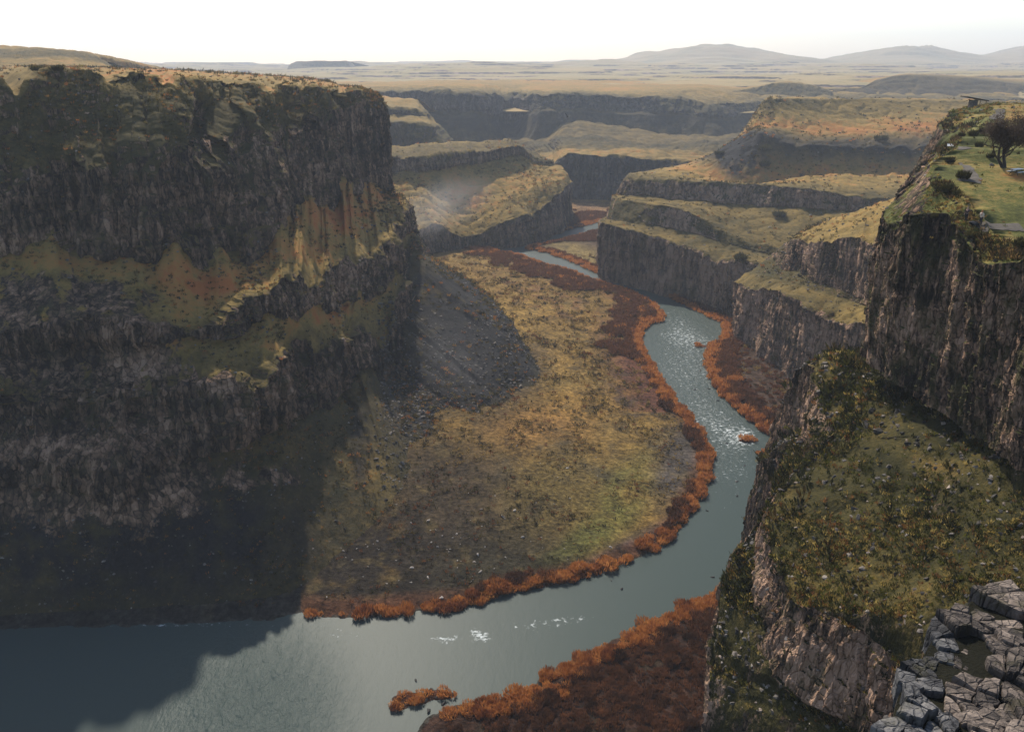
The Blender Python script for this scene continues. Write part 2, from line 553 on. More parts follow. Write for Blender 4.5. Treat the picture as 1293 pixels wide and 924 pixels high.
# ---- left canyon wall ------------------------------------------------------
LW = [
    [('w', -330, 120, 1), ('w', -330, 135, 27), ('w', -330, 139, 43), ('w', -332, 150, 49), ('w', -332, 152, 56), ('w', -335, 170, 67), ('w', -335, 174, 89), ('w', -340, 196, 108), ('w', -900, 560, 107), ('w', -2500, 900, 100), ('w', -2600, 1000, 60)],
    [(-160, 800, 132), (-160, 600, 149), (-160, 500, 153), (-160, 450, 164), (-160, 412, 166), (-160, 322, 184), (-160, 200, 188), (-160, 87, 208), (-420, 86, 560), ('w', -1200, 950, 100), ('w', -1250, 1050, 60)],
    [(0, 790, 134), (0, 600, 150), (0, 500, 155), (0, 450, 165), (0, 410, 167), (0, 320, 187), (0, 200, 191), (0, 87, 212), (-60, 84.5, 560), ('w', -700, 950, 100), ('w', -720, 1050, 60)],
    [(150, 788, 135), (150, 600, 152), (150, 500, 157), (150, 448, 168), (150, 405, 171), (150, 322, 194), (150, 204, 199), (150, 90, 225), (110, 85.5, 540), ('w', -420, 940, 98), ('w', -420, 1040, 60)],
    [(262, 786, 135.5), (262, 556, 168), (262, 474, 171), (270, 425, 184), (272, 392, 188), (262, 343, 203), (258, 200, 212), (236, 98, 234), (210, 88, 520), ('w', -285, 900, 96), ('w', -300, 1000, 58)],
    [(320, 784, 135.5), (305, 545, 174), (305, 466, 176), (318, 413, 191), (315, 368, 195), (310, 322, 217), (300, 172, 234), (290, 104, 252), (290, 93, 520), ('w', -235, 860, 94), ('w', -265, 960, 58)],
    [(365, 773, 138), (352, 528, 181), (350, 455, 183), (350, 405, 197), (348, 354, 202), (352, 302, 236), (346, 176, 252), (345, 108, 274), (370, 98, 520), ('w', -205, 800, 93), ('w', -235, 900, 56)],
    [('g', 440, 700, 3), (392, 508, 200), (392, 440, 204), (395, 396, 217), (396, 338, 226), (395, 276, 260), (392, 152, 278), (392, 110, 292), (405, 102, 520), ('w', -180, 760, 92), ('w', -210, 850, 55)],
    [('g', 500, 655, 3.5), (440, 490, 221), (434, 428, 225), (438, 384, 246), (438, 324, 254), (432, 250, 292), (430, 133, 304), (430, 112.5, 312), (430, 107, 480), ('w', -160, 700, 90), ('w', -185, 780, 52)],
    [('g', 545, 605, 3.5), (478, 478, 245), (474, 415, 250), (474, 366, 270), (474, 312, 278), (462, 240, 314), (456, 127, 322), (456, 115, 332), (452, 111, 450), ('w', -140, 620, 88), ('w', -165, 700, 48)],
    [('g', 628, 548, 4), (503, 470, 257), (498, 404, 262), (496, 350, 284), (492, 302, 290), (480, 238, 326), (474, 128, 330), (470, 118, 340), (464, 115, 430), ('w', -125, 560, 86), ('w', -140, 620, 40)],
    [('g', 694, 466, 4), (520, 318, 335), (512, 300, 338), (516, 290, 342), (514, 256, 345), (486, 237, 342), (479, 136, 348), (475, 122, 356), (467, 118, 420), ('w', -110, 500, 84), ('w', -114, 540, 36)],
    [('g', 660, 405, 4), (532, 320, 362), (524, 304, 365), (519, 293, 368), (515, 262, 372), (490, 241, 368), (481, 142, 378), (477, 127, 385), (468, 122, 420), ('w', -114, 470, 82), ('w', -116, 500, 34)],
    [('g', 575, 334, 4), (536, 322, 400), (526, 306, 404), (519, 296, 406), (513, 266, 410), (488, 246, 410), (478, 146, 415), (474, 132, 420), (466, 126, 440), ('w', -118, 470, 80), ('w', -122, 500, 32)],
    [('g', 535, 322, 4), (515, 316, 460), (505, 300, 462), (495, 290, 465), (485, 262, 468), (462, 246, 470), (450, 150, 476), (446, 136, 480), (440, 130, 490), ('w', -130, 500, 78), ('w', -136, 520, 30)],
]
for s_i, k in ((7, 1.02), (8, 1.04), (9, 1.06), (10, 1.065), (11, 1.05), (12, 1.04)):
    LW[s_i] = [(q[0], q[1], q[2] * k) if 5 <= l <= 8 and not isinstance(q[0], str) else q for l, q in enumerate(LW[s_i])]
left_spots = [(255, 362, 45, 22, .45), (300, 355, 40, 14, .25), (430, 275, 45, 30, .38), (490, 248, 30, 18, .3), (405, 398, 32, 16, .45), (345, 437, 14, 8, .4), (430, 378, 30, 14, .3), (380, 320, 40, 14, .3), (120, 340, 120, 16, .12),
              (330, 560, 50, 30, .22), (440, 485, 25, 22, .28), (465, 600, 30, 50, .3), (90, 180, 60, 14, .3), (40, 200, 40, 10, .25), (190, 105, 60, 18, .4), (150, 130, 120, 40, .15), (380, 125, 90, 22, .28), (90, 375, 120, 30, -.4), (45, 362, 30, 8, .4), (250, 365, 60, 22, .15), (120, 470, 130, 40, -.3), (180, 488, 30, 10, .25),
              (320, 170, 30, 12, .22)]
lw, lwg = loft('cliff', LW, 'tcbcbcmspps', M_left, 1.05, gul=.3, dents=[(266, 165, 20, 42, -8), (432, 175, 6, 60, -4), (130, 500, 120, 60, -7), (290, 520, 28, 50, 3), (375, 480, 12, 60, -4), (100, 250, 8, 60, -2.5), (190, 260, 10, 60, 2.5), (340, 240, 10, 70, 3), (300, 140, 10, 30, 3), (445, 460, 10, 50, -4)], wob=.62, lim0=20, big=1.7, col_amp=1.5, huev=[.16, .30, .42, .66, .50, .70, .32, .46, .66, .6, .4, .4], spots=left_spots,
               screev=[.25, .2, 0, 0, 0, 0, 0, 0, 0, 0, 0, 0], cspots=[(60, 385, 150, 46, -1.3), (110, 470, 150, 50, -1.2), (130, 610, 170, 60, -.8), (330, 600, 60, 20, -.5), (110, 140, 170, 55, .42), (250, 112, 60, 12, .3), (370, 128, 90, 24, .5), (330, 150, 40, 25, .4), (90, 200, 70, 14, .5), (40, 190, 40, 20, .3), (225, 170, 60, 30, .25)],
               sspots=[(590, 400, 75, 95, 1.3), (560, 500, 70, 70, 1.0), (640, 455, 50, 30, .8), (120, 660, 190, 110, .9), (455, 560, 14, 60, .6), (300, 680, 130, 60, .4)], seed=1, pspots=[(340, 300, 60, 25, .16), (330, 480, 60, 30, .14), (60, 300, 90, 25, .14), (430, 350, 40, 30, .08)],  # scree tone at the lower left also paints in the deep shade there
               label='dark layered basalt canyon wall with orange grass ledges above the river bend')

# ---- promontory beyond, mid left
ML = [
    [('g', 430, 340, 3), (430, 300, 450), (430, 262, 468), (430, 232, 500), (430, 224, 520), (430, 200, 525), (430, 186, 590), ('w', -170, 690, 20)],
    [('g', 505, 330, 3), (490, 292, 458), (480, 262, 478), (475, 232, 510), (478, 222, 524), (478, 198, 528), (475, 185, 595), ('w', -130, 720, 20)],
    [('g', 545, 320, 3), (545, 284, 470), (530, 262, 488), (520, 234, 520), (540, 214, 540), (540, 199, 543), (530, 182, 620), ('w', -80, 730, 20)],
    [('g', 592, 312, 2), (592, 298, 487), (580, 272, 508), (572, 238, 535), (600, 206, 560), (600, 192, 562), (585, 179, 640), ('w', -20, 740, 20)],
    [('g', 648, 309, 2), (650, 273, 500), (636, 252, 525), (630, 226, 555), (655, 197, 590), (654, 184, 592), (640, 176, 640), ('w', 0, 740, 20)],
    [('g', 690, 298, 2), (690, 254, 528), (682, 233, 545), (690, 216, 580), (680, 208, 600), (668, 195, 610), (655, 184, 645), ('w', 20, 730, 20)],
    [('g', 720, 273, 4), (719, 226, 586), (716, 218, 592), (712, 211, 600), (700, 206, 620), (690, 202, 640), (672, 194, 665), ('w', 30, 720, 20)],
    [('g', 716, 262, 4), (714, 222, 630), (708, 215, 640), (700, 209, 650), (692, 205, 655), (684, 202, 660), (672, 197, 670), ('w', 25, 715, 20)],
]
loft('cliff', ML, 'csssccbs', M_mid, 1.5, huev=[.3, .5, .62, .64, .55, .66, .62, .3], seed=2, q=.9,
     spots=[(590, 250, 40, 25, .12), (560, 275, 30, 20, .1)], label='golden sloped promontory with two dark cliff bands beyond the left wall')

# ---- stepped ledges behind it
LS = [
    [(420, 184, 680), (430, 152, 690), (425, 147, 720), (430, 129, 730), (430, 122, 800), ('w', -200, 980, 40)],
    [(468, 183, 685), (468, 152, 690), (464, 147, 722), (468, 129, 732), (462, 121, 820), ('w', -160, 980, 40)],
    [(512, 181, 692), (505, 155, 698), (496, 146, 742), (494, 136, 746), (482, 121, 850), ('w', -110, 980, 40)],
    [(558, 177, 702), (548, 158, 722), (538, 147, 756), (532, 140, 760), (526, 124, 860), ('w', -60, 980, 40)],
    [(572, 172, 760), (552, 156, 780), (545, 147, 800), (536, 139, 812), (526, 125, 880), ('w', -70, 980, 40)],
]
loft('cliff', LS, 'msmbs', M_far, 2.2, huev=[.4, .45, .66, .5, .66, .4], seed=3, label='stepped grassy rock ledges behind the left promontory')

# ---- terraced mesa, mid right
MR = [
    [('g', 780, 300, 2), (775, 270, 500), (780, 268, 505), (782, 244, 510), (790, 240, 540), (796, 219, 545), (866, 207, 600), (893, 198, 625), (934, 172, 640), (958, 138, 655), (962, 136, 670), ('w', 260, 760, 30)],
    [('g', 757, 349, 1), (760, 279, 424), (768, 276, 434), (773, 249, 446), (782, 246, 470), (793, 221, 476), (868, 213, 512), (906, 191, 545), (936, 172, 560), (955, 140, 590), (966, 134, 640), ('w', 250, 720, 30)],
    [('g', 798, 360, 1), (800, 291, 402), (812, 283, 415), (812, 256, 425), (828, 249, 456), (834, 224, 461), (885, 219, 498), (930, 177, 535), (946, 163, 555), (962, 126, 580), (968, 124, 640), ('w', 255, 720, 30)],
    [('g', 845, 373, 1), (845, 303, 388), (855, 290, 402), (852, 262, 407), (872, 253, 445), (875, 228, 450), (912, 228, 482), (947, 167, 520), (958, 159, 550), (970, 123, 580), (975, 121, 640), ('w', 262, 720, 30)],
    [('g', 918, 396, 1), (915, 322, 358), (928, 311, 378), (930, 300, 384), (945, 259, 440), (950, 232, 445), (956, 231, 476), (962, 168, 508), (976, 158, 547), (1000, 124, 588), (1002, 122, 640), ('w', 285, 720, 30)],
    [('g', 1000, 425, 2), (990, 340, 342), (1002, 326, 368), (1006, 316, 374), (1022, 263, 425), (1022, 238, 429), (1030, 220, 493), (1032, 184, 505), (1042, 167, 546), (1062, 125, 600), (1064, 123, 650), ('w', 320, 730, 30)],
    [('g', 1110, 430, 4), (1110, 350, 318), (1110, 332, 348), (1112, 322, 354), (1112, 269, 418), (1117, 249, 423), (1124, 218, 493), (1126, 184, 505), (1150, 159, 548), (1180, 126.5, 610), (1183, 124.5, 660), ('w', 400, 740, 30)],
    [('g', 1200, 440, 4), (1200, 352, 310), (1200, 335, 345), (1205, 322, 352), (1215, 268, 415), (1220, 247, 420), (1230, 216, 492), (1232, 183, 505), (1242, 157, 548), (1270, 128, 612), (1274, 126, 665), ('w', 470, 750, 30)],
    [('g', 1420, 450, 4), (1420, 355, 300), (1420, 340, 340), (1420, 325, 348), (1420, 268, 410), (1420, 247, 415), (1420, 216, 490), (1420, 183, 505), (1420, 157, 548), (1420, 131, 615), (1424, 129, 670), ('w', 620, 760, 30)],
]
loft('cliff', MR, 'csmscbsssbs', M_mid, 1.4, sspots=[(932, 200, 30, 26, 1.0)], pspots=[(850, 335, 130, 45, .22), (870, 265, 90, 30, .15), (1000, 248, 140, 22, .12)], huev=[.3, .4, .4, .42, .40, .3, .74, .38, .76, .34, .66, .3], seed=4, q=.85,
     screev=[0, 0, 0, 0, 0, 0, .0, .95, .0, 0, 0, 0], rough=.8, big=.7,
     spots=[(905, 290, 60, 20, -.08), (1150, 162, 40, 10, .15)], label='terraced mesa of cliff bands and rust brown benches across the river')

# ---- right promontory with pink prow
RP = [
    [('g', 975, 395, 3), (972, 350, 372), (980, 340, 376), (1000, 322, 382), (1015, 305, 388), (1032, 292, 395), ('w', 150, 440, 12)],
    [('g', 935, 402, 2), (937, 352, 345), (950, 343, 352), (985, 324, 362), (1008, 303, 366), (1026, 288, 378), ('w', 150, 430, 12)],
    [('g', 922, 413, 2), (927, 354, 326), (942, 343, 334), (972, 330, 342), (998, 304, 346), (1020, 286, 360), ('w', 155, 425, 12)],
    [('g', 955, 438, 4), (958, 362, 302), (970, 350, 312), (990, 340, 318), (1000, 302, 322), (1028, 283, 345), ('w', 158, 420, 12)],
    [('g', 1000, 468, 5), (998, 376, 274), (1012, 360, 286), (1018, 350, 291), (1022, 301, 297), (1042, 276, 332), ('w', 162, 415, 12)],
    [('g', 1060, 490, 8), (1062, 399, 247), (1075, 380, 262), (1072, 372, 266), (1074, 300, 272), (1088, 263, 312), ('w', 175, 400, 14)],
    [(1120, 500, 210), (1122, 410, 215), (1130, 388, 234), (1130, 372, 238), (1132, 300, 244), (1118, 251, 306), ('w', 190, 390, 14)],
    [(1230, 480, 195), (1230, 400, 200), (1230, 380, 230), (1230, 370, 236), (1230, 290, 244), (1215, 238, 300), ('w', 240, 380, 14)],
]
loft('cliff', RP, 'csmcsps', M_right, 1.25, cw=.6, huev=[.3, .38, .36, .36, .50, .62, .4], seed=5, q=.95, pspots=[(1024, 315, 12, 28, .4), (945, 400, 30, 50, .3), (1040, 420, 40, 40, .22), (1090, 320, 40, 20, .15)],
     label='pink brown basalt promontory with mossy ledges below the overlook')


M_park = terrain_mat('overlook_turf', .5, ROCK_NEAR, fine=1.6, lich=.55, buff=-.02, contrast=1.6,
                     grass=[(0.0, (.030, .034, .011)), (0.28, (.050, .052, .017)), (0.45, (.088, .092, .026)), (0.6, (.19, .145, .046)), (0.8, (.27, .135, .040)), (1.0, (.24, .075, .024))])
# ---- right rim with the park on top
def zpark(Y):
    return np.interp(Y, [60, 80, 86, 94, 103, 121, 150, 172, 210, 260], [90.5, 92.2, 93.2, 95.0, 96.6, 98.0, 98.8, 99.4, 100.0, 99.0])


def inner(px, py, Y, dx=10, dy=3):
    p = at(px, py, Y)
    y = Y + dy
    return ('w', p[0] + dx, y, float(zpark(y)))


def far(Y, x=420):
    return ('w', x, Y, float(zpark(np.clip(Y, 60, 230))) - 1.0)


RC = [
    [('w', 200, 300, 70), ('w', 190, 262, 97), ('w', 200, 255, 98.5), ('w', 420, 262, 97)],
    [(1260, 165, 285), (1262, 136, 236), inner(1262, 136, 236, 4, -9), far(240)],
    [(1192, 176, 262), (1216, 136, 224), inner(1216, 136, 224, 5, -9), far(228)],
    [(1150, 222, 226), (1200, 143, 204), inner(1200, 143, 204, 9, -3), far(207)],
    [(1122, 262, 196), (1190, 156, 188), inner(1190, 156, 188, 9, -1), far(192)],
    [(1116, 272, 176), (1181, 190, 164), inner(1181, 190, 164, 9, 0), far(170)],
    [(1110, 300, 148), (1145, 232, 140), inner(1145, 232, 140), far(147)],
    [(1106, 340, 128), (1128, 252, 122), inner(1128, 252, 122), far(130)],
    [(1107, 435, 104), (1118, 272, 107), inner(1118, 272, 107, 8, 5), far(115)],
    [(1150, 455, 96.5), (1152, 268, 99), inner(1152, 268, 99, 5, 6), far(105)],
    [(1200, 490, 86), (1208, 284, 88.5), inner(1208, 284, 88.5, 4, 6), far(96)],
    [(1250, 520, 76.5), (1254, 313, 80), inner(1254, 313, 80, 4, 6), far(88)],
    [(1292, 545, 70.5), (1292, 322, 75), inner(1292, 322, 75, 4, 6), far(80)],
    [(1400, 600, 62), (1400, 345, 67), inner(1400, 345, 67, 5, 5), far(70)],
    [('w', 80, 20, 76), ('w', 84, 24, 96), ('w', 88, 26, 97), ('w', 420, 30, 98)],
]
rc, rcg = loft('cliff', RC, 'cbp', M_park, .72, cw=.6, tieramp=.3, cspots=[(1148, 222, 32, 70, -1.0)], pspots=[(1275, 500, 25, 35, .3), (1120, 350, 18, 60, .2), (1150, 420, 60, 40, .2), (1230, 400, 60, 60, .12)], huev=[.3, .42, .5, .52], seed=6, q=1.0, wob=.5, big=1.0,
               spots=[(1250, 255, 60, 8, .12), (1280, 225, 40, 6, .45), (1240, 240, 30, 7, .2), (1280, 140, 40, 10, .15)],
               label='columnar basalt cliff with the grassy overlook lawn on its rim')

# ---- green bench below it, falling to the river
def foot(px, py, Y, dx=4, z=2.5):
    p = at(px, py, Y)
    return ('w', p[0] + dx, p[1] + 2, z)


NB = [
    [('w', 66, 150, 54), ('w', 57, 141, 51), ('w', 50, 136, 47), ('w', 49, 136, 38), ('w', 48, 136, 37), ('w', 46, 139, 5)],
    [(1112, 425, 117), (1062, 443, 119), (1016, 466, 119), (1012, 545, 117.5), (1000, 556, 116), foot(1000, 556, 116)],
    [(1165, 470, 97), (1090, 485, 108), (1040, 508, 109), (1012, 560, 107), (992, 575, 106), foot(992, 575, 106)],
    [(1215, 500, 87), (1110, 530, 97), (1038, 562, 99), (1004, 602, 96), (980, 606, 95), foot(980, 606, 95)],
    [(1260, 528, 78), (1130, 575, 88), (1000, 604, 93), (985, 636, 91), (967, 640, 90.5), foot(967, 640, 90.5)],
    [(1300, 552, 71), (1150, 620, 80), (966, 652, 86), (957, 700, 84), (930, 694, 87), foot(930, 694, 87)],
    [(1400, 605, 62), (1150, 720, 66), (992, 742, 73.5), (966, 820, 71.5), (905, 762, 80), foot(905, 762, 80)],
    [(1450, 660, 57), (1160, 760, 60), (1018, 768, 69), (995, 868, 66), (902, 800, 78), foot(902, 800, 78)],
    [(1480, 720, 52), (1180, 792, 56), (1058, 782, 66), (1056, 900, 61.5), (899, 840, 75.5), foot(899, 840, 75.5)],
    [(1510, 800, 45), (1220, 850, 51), (1118, 820, 60), (1115, 940, 56), (896, 900, 72), foot(896, 900, 72)],
    [(1560, 860, 40), (1280, 930, 44), (1170, 870, 54), (1180, 1010, 50), (890, 990, 66), foot(890, 990, 66)],
    [('w', 60, 15, 72), ('w', 40, 22, 66), ('w', 26, 26, 60), ('w', 24, 25, 50), ('w', 12, 26, 40), ('w', 6, 27, 3)],
]
nb, nbg = loft('cliff', NB, 'sscsc', M_near, .75, cw=.7, tieramp=.5, big=.35, cspots=[(985, 580, 26, 30, .7), (975, 630, 30, 40, .45), (1010, 500, 25, 22, .4), (930, 790, 16, 60, .3)],
               pspots=[(1030, 520, 28, 32, .34), (1055, 840, 90, 60, .34), (960, 720, 14, 50, .34), (905, 860, 25, 80, .34)], huev=[.36, .40, .45, .34, .38, .3], seed=7, q=1.05, flip=True, wob=.4,
               spots=[(1165, 470, 30, 16, .35), (1060, 440, 40, 12, .25), (1190, 585, 40, 20, .35), (1000, 650, 30, 10, .1), (1100, 740, 90, 40, .12), (1180, 780, 60, 40, .15), (940, 780, 20, 40, .12)],
               label='green mossy bench with pale pink cliff edge above the river')

# ---- outcrop close below the viewer
NR = [
    [('w', 15.6, 25, 60), ('w', 15.2, 24, 83.6), ('w', 13.5, 17, 84.5), ('w', 9, 7, 98), ('w', 6, -6, 108.3)],
    [('w', 17.2, 28, 60), (1132, 880, 27.2), ('w', 16.5, 17, 85), ('w', 11, 7, 98), ('w', 10, -6, 108.3)],
    [('w', 18.9, 31.5, 60), (1160, 832, 30), ('w', 19, 18, 85), ('w', 14, 7, 98), ('w', 14, -6, 108.3)],
    [('w', 21, 34.5, 60), (1205, 775, 33), ('w', 22, 19, 85), ('w', 18, 7, 98), ('w', 18, -6, 108.3)],
    [('w', 23, 36, 60), (1250, 752, 34.5), ('w', 26, 20, 85), ('w', 23, 7, 98), ('w', 23, -6, 108.3)],
    [('w', 26.5, 36, 60), (1310, 750, 34.5), ('w', 31, 20, 85), ('w', 28, 7, 98), ('w', 28, -6, 108.3)],
    [('w', 44, 34, 60), ('w', 42, 32, 85), ('w', 40, 24, 88), ('w', 40, 7, 100), ('w', 38, -8, 108)],
]
M_rock = terrain_mat('weathered_outcrop', .5, ((.012, .011, .010), (.028, .024, .021), (.06, .05, .043), (.12, .10, .085)), fine=4, lich=.35, contrast=1.4,
                     grass=[(0.0, (.010, .010, .006)), (0.4, (.020, .018, .008)), (0.7, (.05, .04, .014)), (1.0, (.07, .05, .02))])
nr, nrg = loft('outcrop', NR, 'cbmb', M_rock, .32, rough=.3, wob=.03, big=.2, huev=[.05, .0, .0, .2, .5], seed=8, q=.7, flip=False,
               label='fractured grey rock outcrop close below the viewpoint')

# ---- far cliffs
FB = [
    [(640, 245, 780), (645, 205, 800), (640, 190, 850), (600, 182, 900), ('w', 0, 1000, 26)],
    [('g', 690, 247, 3), (700, 203, 700), (694, 191, 780), (690, 178, 860), (690, 164, 930)],
    [('g', 720, 253, 3), (719, 194, 664), (712, 186, 730), (708, 172, 830), (720, 152, 905)],
    [('g', 775, 254, 3), (775, 196, 662), (792, 187, 720), (800, 180, 790), (780, 158, 915)],
    [('g', 850, 252, 3), (848, 203, 672), (870, 190, 732), (880, 180, 800), (860, 168, 900)],
    [('g', 930, 245, 3), (928, 206, 668), (940, 196, 730), (930, 178, 810), (930, 165, 930)],
    [('g', 1050, 245, 3), (1050, 206, 668), (1060, 196, 730), (1060, 178, 810), (1060, 160, 940)],
]
loft('cliff', FB, 'cbms', M_far, 2.4, huev=[.3, .60, .62, .42, .4], screev=[0, 0, .1, .3, .2], seed=9, label='grey far cliff with a golden terrace behind the river gap')  # scree tone on the upper slopes paints their shade into the colour
FA = [
    [(380, 175, 900), (380, 150, 905), (380, 147, 915), (380, 116, 925), (380, 109, 1010), (380, 103, 1250), ('w', -320, 1500, 70)],
    [(470, 172, 895), (470, 150, 900), (470, 147, 912), (470, 116, 920), (470, 109, 1020), (470, 103, 1300), ('w', -240, 1550, 70)],
    [(540, 168, 890), (535, 146, 900), (530, 140, 925), (520, 114, 935), (520, 107, 1090), (520, 102, 1350), ('w', -180, 1600, 70)],
    [(600, 180, 850), (604, 150, 880), (610, 140, 890), (611, 116, 900), (600, 107, 1120), (590, 101, 1400), ('w', -80, 1650, 70)],
    [(645, 178, 930), (648, 155, 1000), (648, 150, 1010), (648, 117, 1040), (650, 109, 1230), (640, 101, 1450), ('w', 0, 1700, 70)],
    [(684, 172, 890), (684, 140, 905), (684, 137, 915), (684, 118, 930), (690, 113, 1080), (680, 101, 1400), ('w', 50, 1700, 70)],
    [(760, 164, 915), (760, 141, 930), (760, 138, 940), (760, 119, 952), (760, 114, 1080), (760, 102, 1380), ('w', 150, 1700, 70)],
    [(836, 172, 885), (838, 146, 910), (840, 142, 918), (842, 122, 930), (845, 114, 1060), (850, 103, 1360), ('w', 250, 1700, 70)],
    [(900, 178, 860), (895, 150, 900), (895, 146, 906), (894, 130, 930), (880, 112, 1060), (880, 104, 1340), ('w', 300, 1700, 70)],
    [(960, 165, 930), (955, 150, 960), (955, 142, 970), (950, 128, 990), (950, 117, 1080), (950, 106, 1340), ('w', 380, 1700, 70)],
    [(1080, 155, 1000), (1080, 142, 1020), (1080, 138, 1030), (1080, 124, 1050), (1080, 115, 1150), (1080, 107, 1350), ('w', 560, 1700, 70)],
    [(1400, 155, 1000), (1400, 142, 1020), (1400, 138, 1030), (1400, 124, 1050), (1400, 115, 1150), (1400, 107, 1350), ('w', 1000, 1700, 70)],
]
loft('cliff', FA, 'sscsps', M_far, 3.2, huev=[.3, .3, .42, .3, .60, .66, .5], seed=10, screev=[.3, .7, .4, 0, 0, 0, 0],  # scree tone low on the cliff also paints in its shade
     label='long blue shaded cliff closing the far end of the canyon')
FT = [
    [(1010, 122, 1120), (1015, 113, 1150), (1020, 112, 1180), ('w', 500, 1600, 70)],
    [(1066, 121, 1120), (1080, 112, 1150), (1090, 110, 1200), ('w', 560, 1600, 70)],
    [(1078, 121, 1110), (1108, 101, 1180), (1112, 99, 1300), ('w', 640, 1700, 70)],
    [(1140, 122, 1100), (1143, 95, 1190), (1148, 93.5, 1320), ('w', 720, 1700, 70)],
    [(1235, 122, 1090), (1235, 100, 1180), (1240, 97, 1320), ('w', 850, 1700, 70)],
    [(1292, 124, 1080), (1292, 106, 1170), (1295, 101, 1320), ('w', 950, 1700, 70)],
    [(1420, 126, 1080), (1420, 108, 1170), (1420, 102, 1320), ('w', 1100, 1700, 70)],
]
loft('hill', FT, 'sps', M_far, 2.5, huev=[.35, .3, .64, .5], seed=12, screev=[.6, .4, 0, 0], label='shaded rounded hill beyond the overlook rim')
FK = [
    [(905, 121, 1060), (905, 118, 1070), (908, 116, 1100), ('w', 300, 1300, 70)],
    [(930, 120, 1070), (935, 114, 1090), (938, 112, 1150), ('w', 330, 1350, 70)],
    [(975, 121, 1070), (990, 104, 1110), (995, 103, 1180), ('w', 400, 1350, 70)],
    [(1010, 121, 1070), (1020, 107, 1110), (1022, 106, 1180), ('w', 440, 1350, 70)],
    [(1050, 122, 1070), (1050, 116, 1090), (1052, 114, 1150), ('w', 480, 1350, 70)],
]
loft('hill', FK, 'mbs', M_far, 2.0, huev=[.35, .4, .6, .5], seed=13, label='small rocky knoll behind the terraced mesa')

# ---- hill on the left plateau and the flat mesa
LH = [
    [('w', -1000, 640, 96), ('w', -1000, 700, 112), ('w', -1000, 720, 120), ('w', -1000, 760, 121), ('w', -1000, 1000, 90)],
    [(-120, 87, 560), (-130, 72, 640), (-130, 60, 680), (-130, 56, 720), ('w', -620, 900, 100)],
    [(0, 87, 560), (0, 73, 640), (0, 62, 690), (0, 57, 730), ('w', -450, 900, 100)],
    [(70, 87, 560), (70, 72, 640), (70, 63, 690), (70, 61.5, 720), ('w', -380, 900, 100)],
    [(108, 87, 560), (108, 76, 640), (112, 67, 690), (112, 65.5, 710), ('w', -350, 900, 100)],
    [(128, 87, 580), (126, 79, 650), (125, 73, 690), (123, 70, 705), ('w', -345, 880, 98)],
    [(146, 88, 600), (140, 84, 660), (133, 80, 695), (130, 77, 710), ('w', -345, 850, 97)],
]
loft('hill', LH, 'smbs', M_far, 1.6, huev=[.6, .55, .5, .6, .6], seed=14, q=1.2, rough=.7, label='low grassy hill ending in a rocky step on the left plateau')
MS = [
    [(330, 98, 2700), (362, 90, 2900), (366, 82, 2950), (374, 77.5, 2980), ('w', -800, 3300, 90)],
    [(400, 98, 2650), (400, 91, 2850), (400, 84, 2890), (400, 77, 2910), ('w', -650, 3300, 90)],
    [(440, 98, 2700), (440, 91, 2850), (440, 84, 2890), (438, 77, 2910), ('w', -580, 3300, 90)],
    [(470, 98, 2750), (452, 92, 2950), (449, 84, 2990), (445, 78, 3010), ('w', -540, 3300, 90)],
]
loft('mesa', MS, 'sccs', M_far, 4, huev=[.55] * 5, seed=15, q=1.2, rough=.4, wob=.1, label='small flat topped mesa on the hazy horizon')

# ---- far plain with hills, one sheet to the horizon
na, nr_ = 420, 520
pxs = np.linspace(-500, 1800, na)
Ys = 950 * (5800 / 950) ** np.linspace(0, 1, nr_)
A_, R_ = np.meshgrid((pxs - FW / 2) / FL / CP * .98, Ys, indexing='ij')
PX = A_ * R_
P = np.stack([PX, R_, np.zeros_like(R_)], -1)
z = np.interp(R_, [950, 1300, 1700, 2500, 3600, 5800], [58, 72, 78, 84, 89, 93])
n1 = fbm(P * np.array([.55, 1, 1]) / 420, 5, 81)
n1 = n1 + .25 * np.abs(fbm(P * np.array([.4, 1, 1]) / 150, 3, 83))
st = np.round(n1 * 6) / 6
ter = (.2 * n1 + .8 * (st + (np.clip((n1 - st) * 6, -.5, .5) * 2) ** 5 / 12))
z = z + ter * np.interp(R_, [950, 1300, 3000, 5800], [9, 30, 42, 55])
qx = (pxs)[:, None]


def hill(c, w, top, Y0, wy, flat=1.6):
    zz = (math.tan(math.radians(0)) + 0)
    h = at(c, top, Y0)[2] - 103
    return h * np.exp(-np.abs((qx - c) / w) ** flat) * np.exp(-((R_ - Y0) / wy) ** 2)


hz = hill(880, 95, 53, 4300, 600) + .0
hz = np.maximum(hz, hill(800, 40, 64, 4400, 500))
hz = np.maximum(hz, hill(1088, 85, 51, 4600, 650))
hz = np.maximum(hz, hill(1270, 110, 44, 4900, 700))
hz = np.maximum(hz, hill(1420, 120, 47, 4900, 700))
hz = np.maximum(hz, hill(610, 70, 79, 3800, 500))
hz = np.maximum(hz, hill(740, 90, 76, 3600, 500))
z = z + hz * (.92 + .45 * fbm(P / 420, 5, 85) - .35 * np.abs(fbm(P / 240, 4, 86)))
P[..., 2] = z
me = mesh_np('plain', P, grid_faces(na, nr_, False))
fattr(me, 'cov', 1.1 - .9 * sst(.08, .3, np.abs(np.gradient(z, axis=1) / np.gradient(R_, axis=1)) * (hz < 8)))
fattr(me, 'hue', .62 + .3 * fbm(P / 300, 5, 87))
fattr(me, 'scree', np.zeros(z.size))
tag(link('plain', me, terrain_mat('dry_plain', 12, fine=.06, lich=.3, bump=.2,
    grass=[(0.0, (.05, .06, .028)), (0.3, (.11, .115, .048)), (0.5, (.20, .165, .075)), (0.7, (.27, .20, .09)), (1.0, (.30, .20, .09))])), 'pale golden plain rolling to low hills on the horizon', kind='structure')

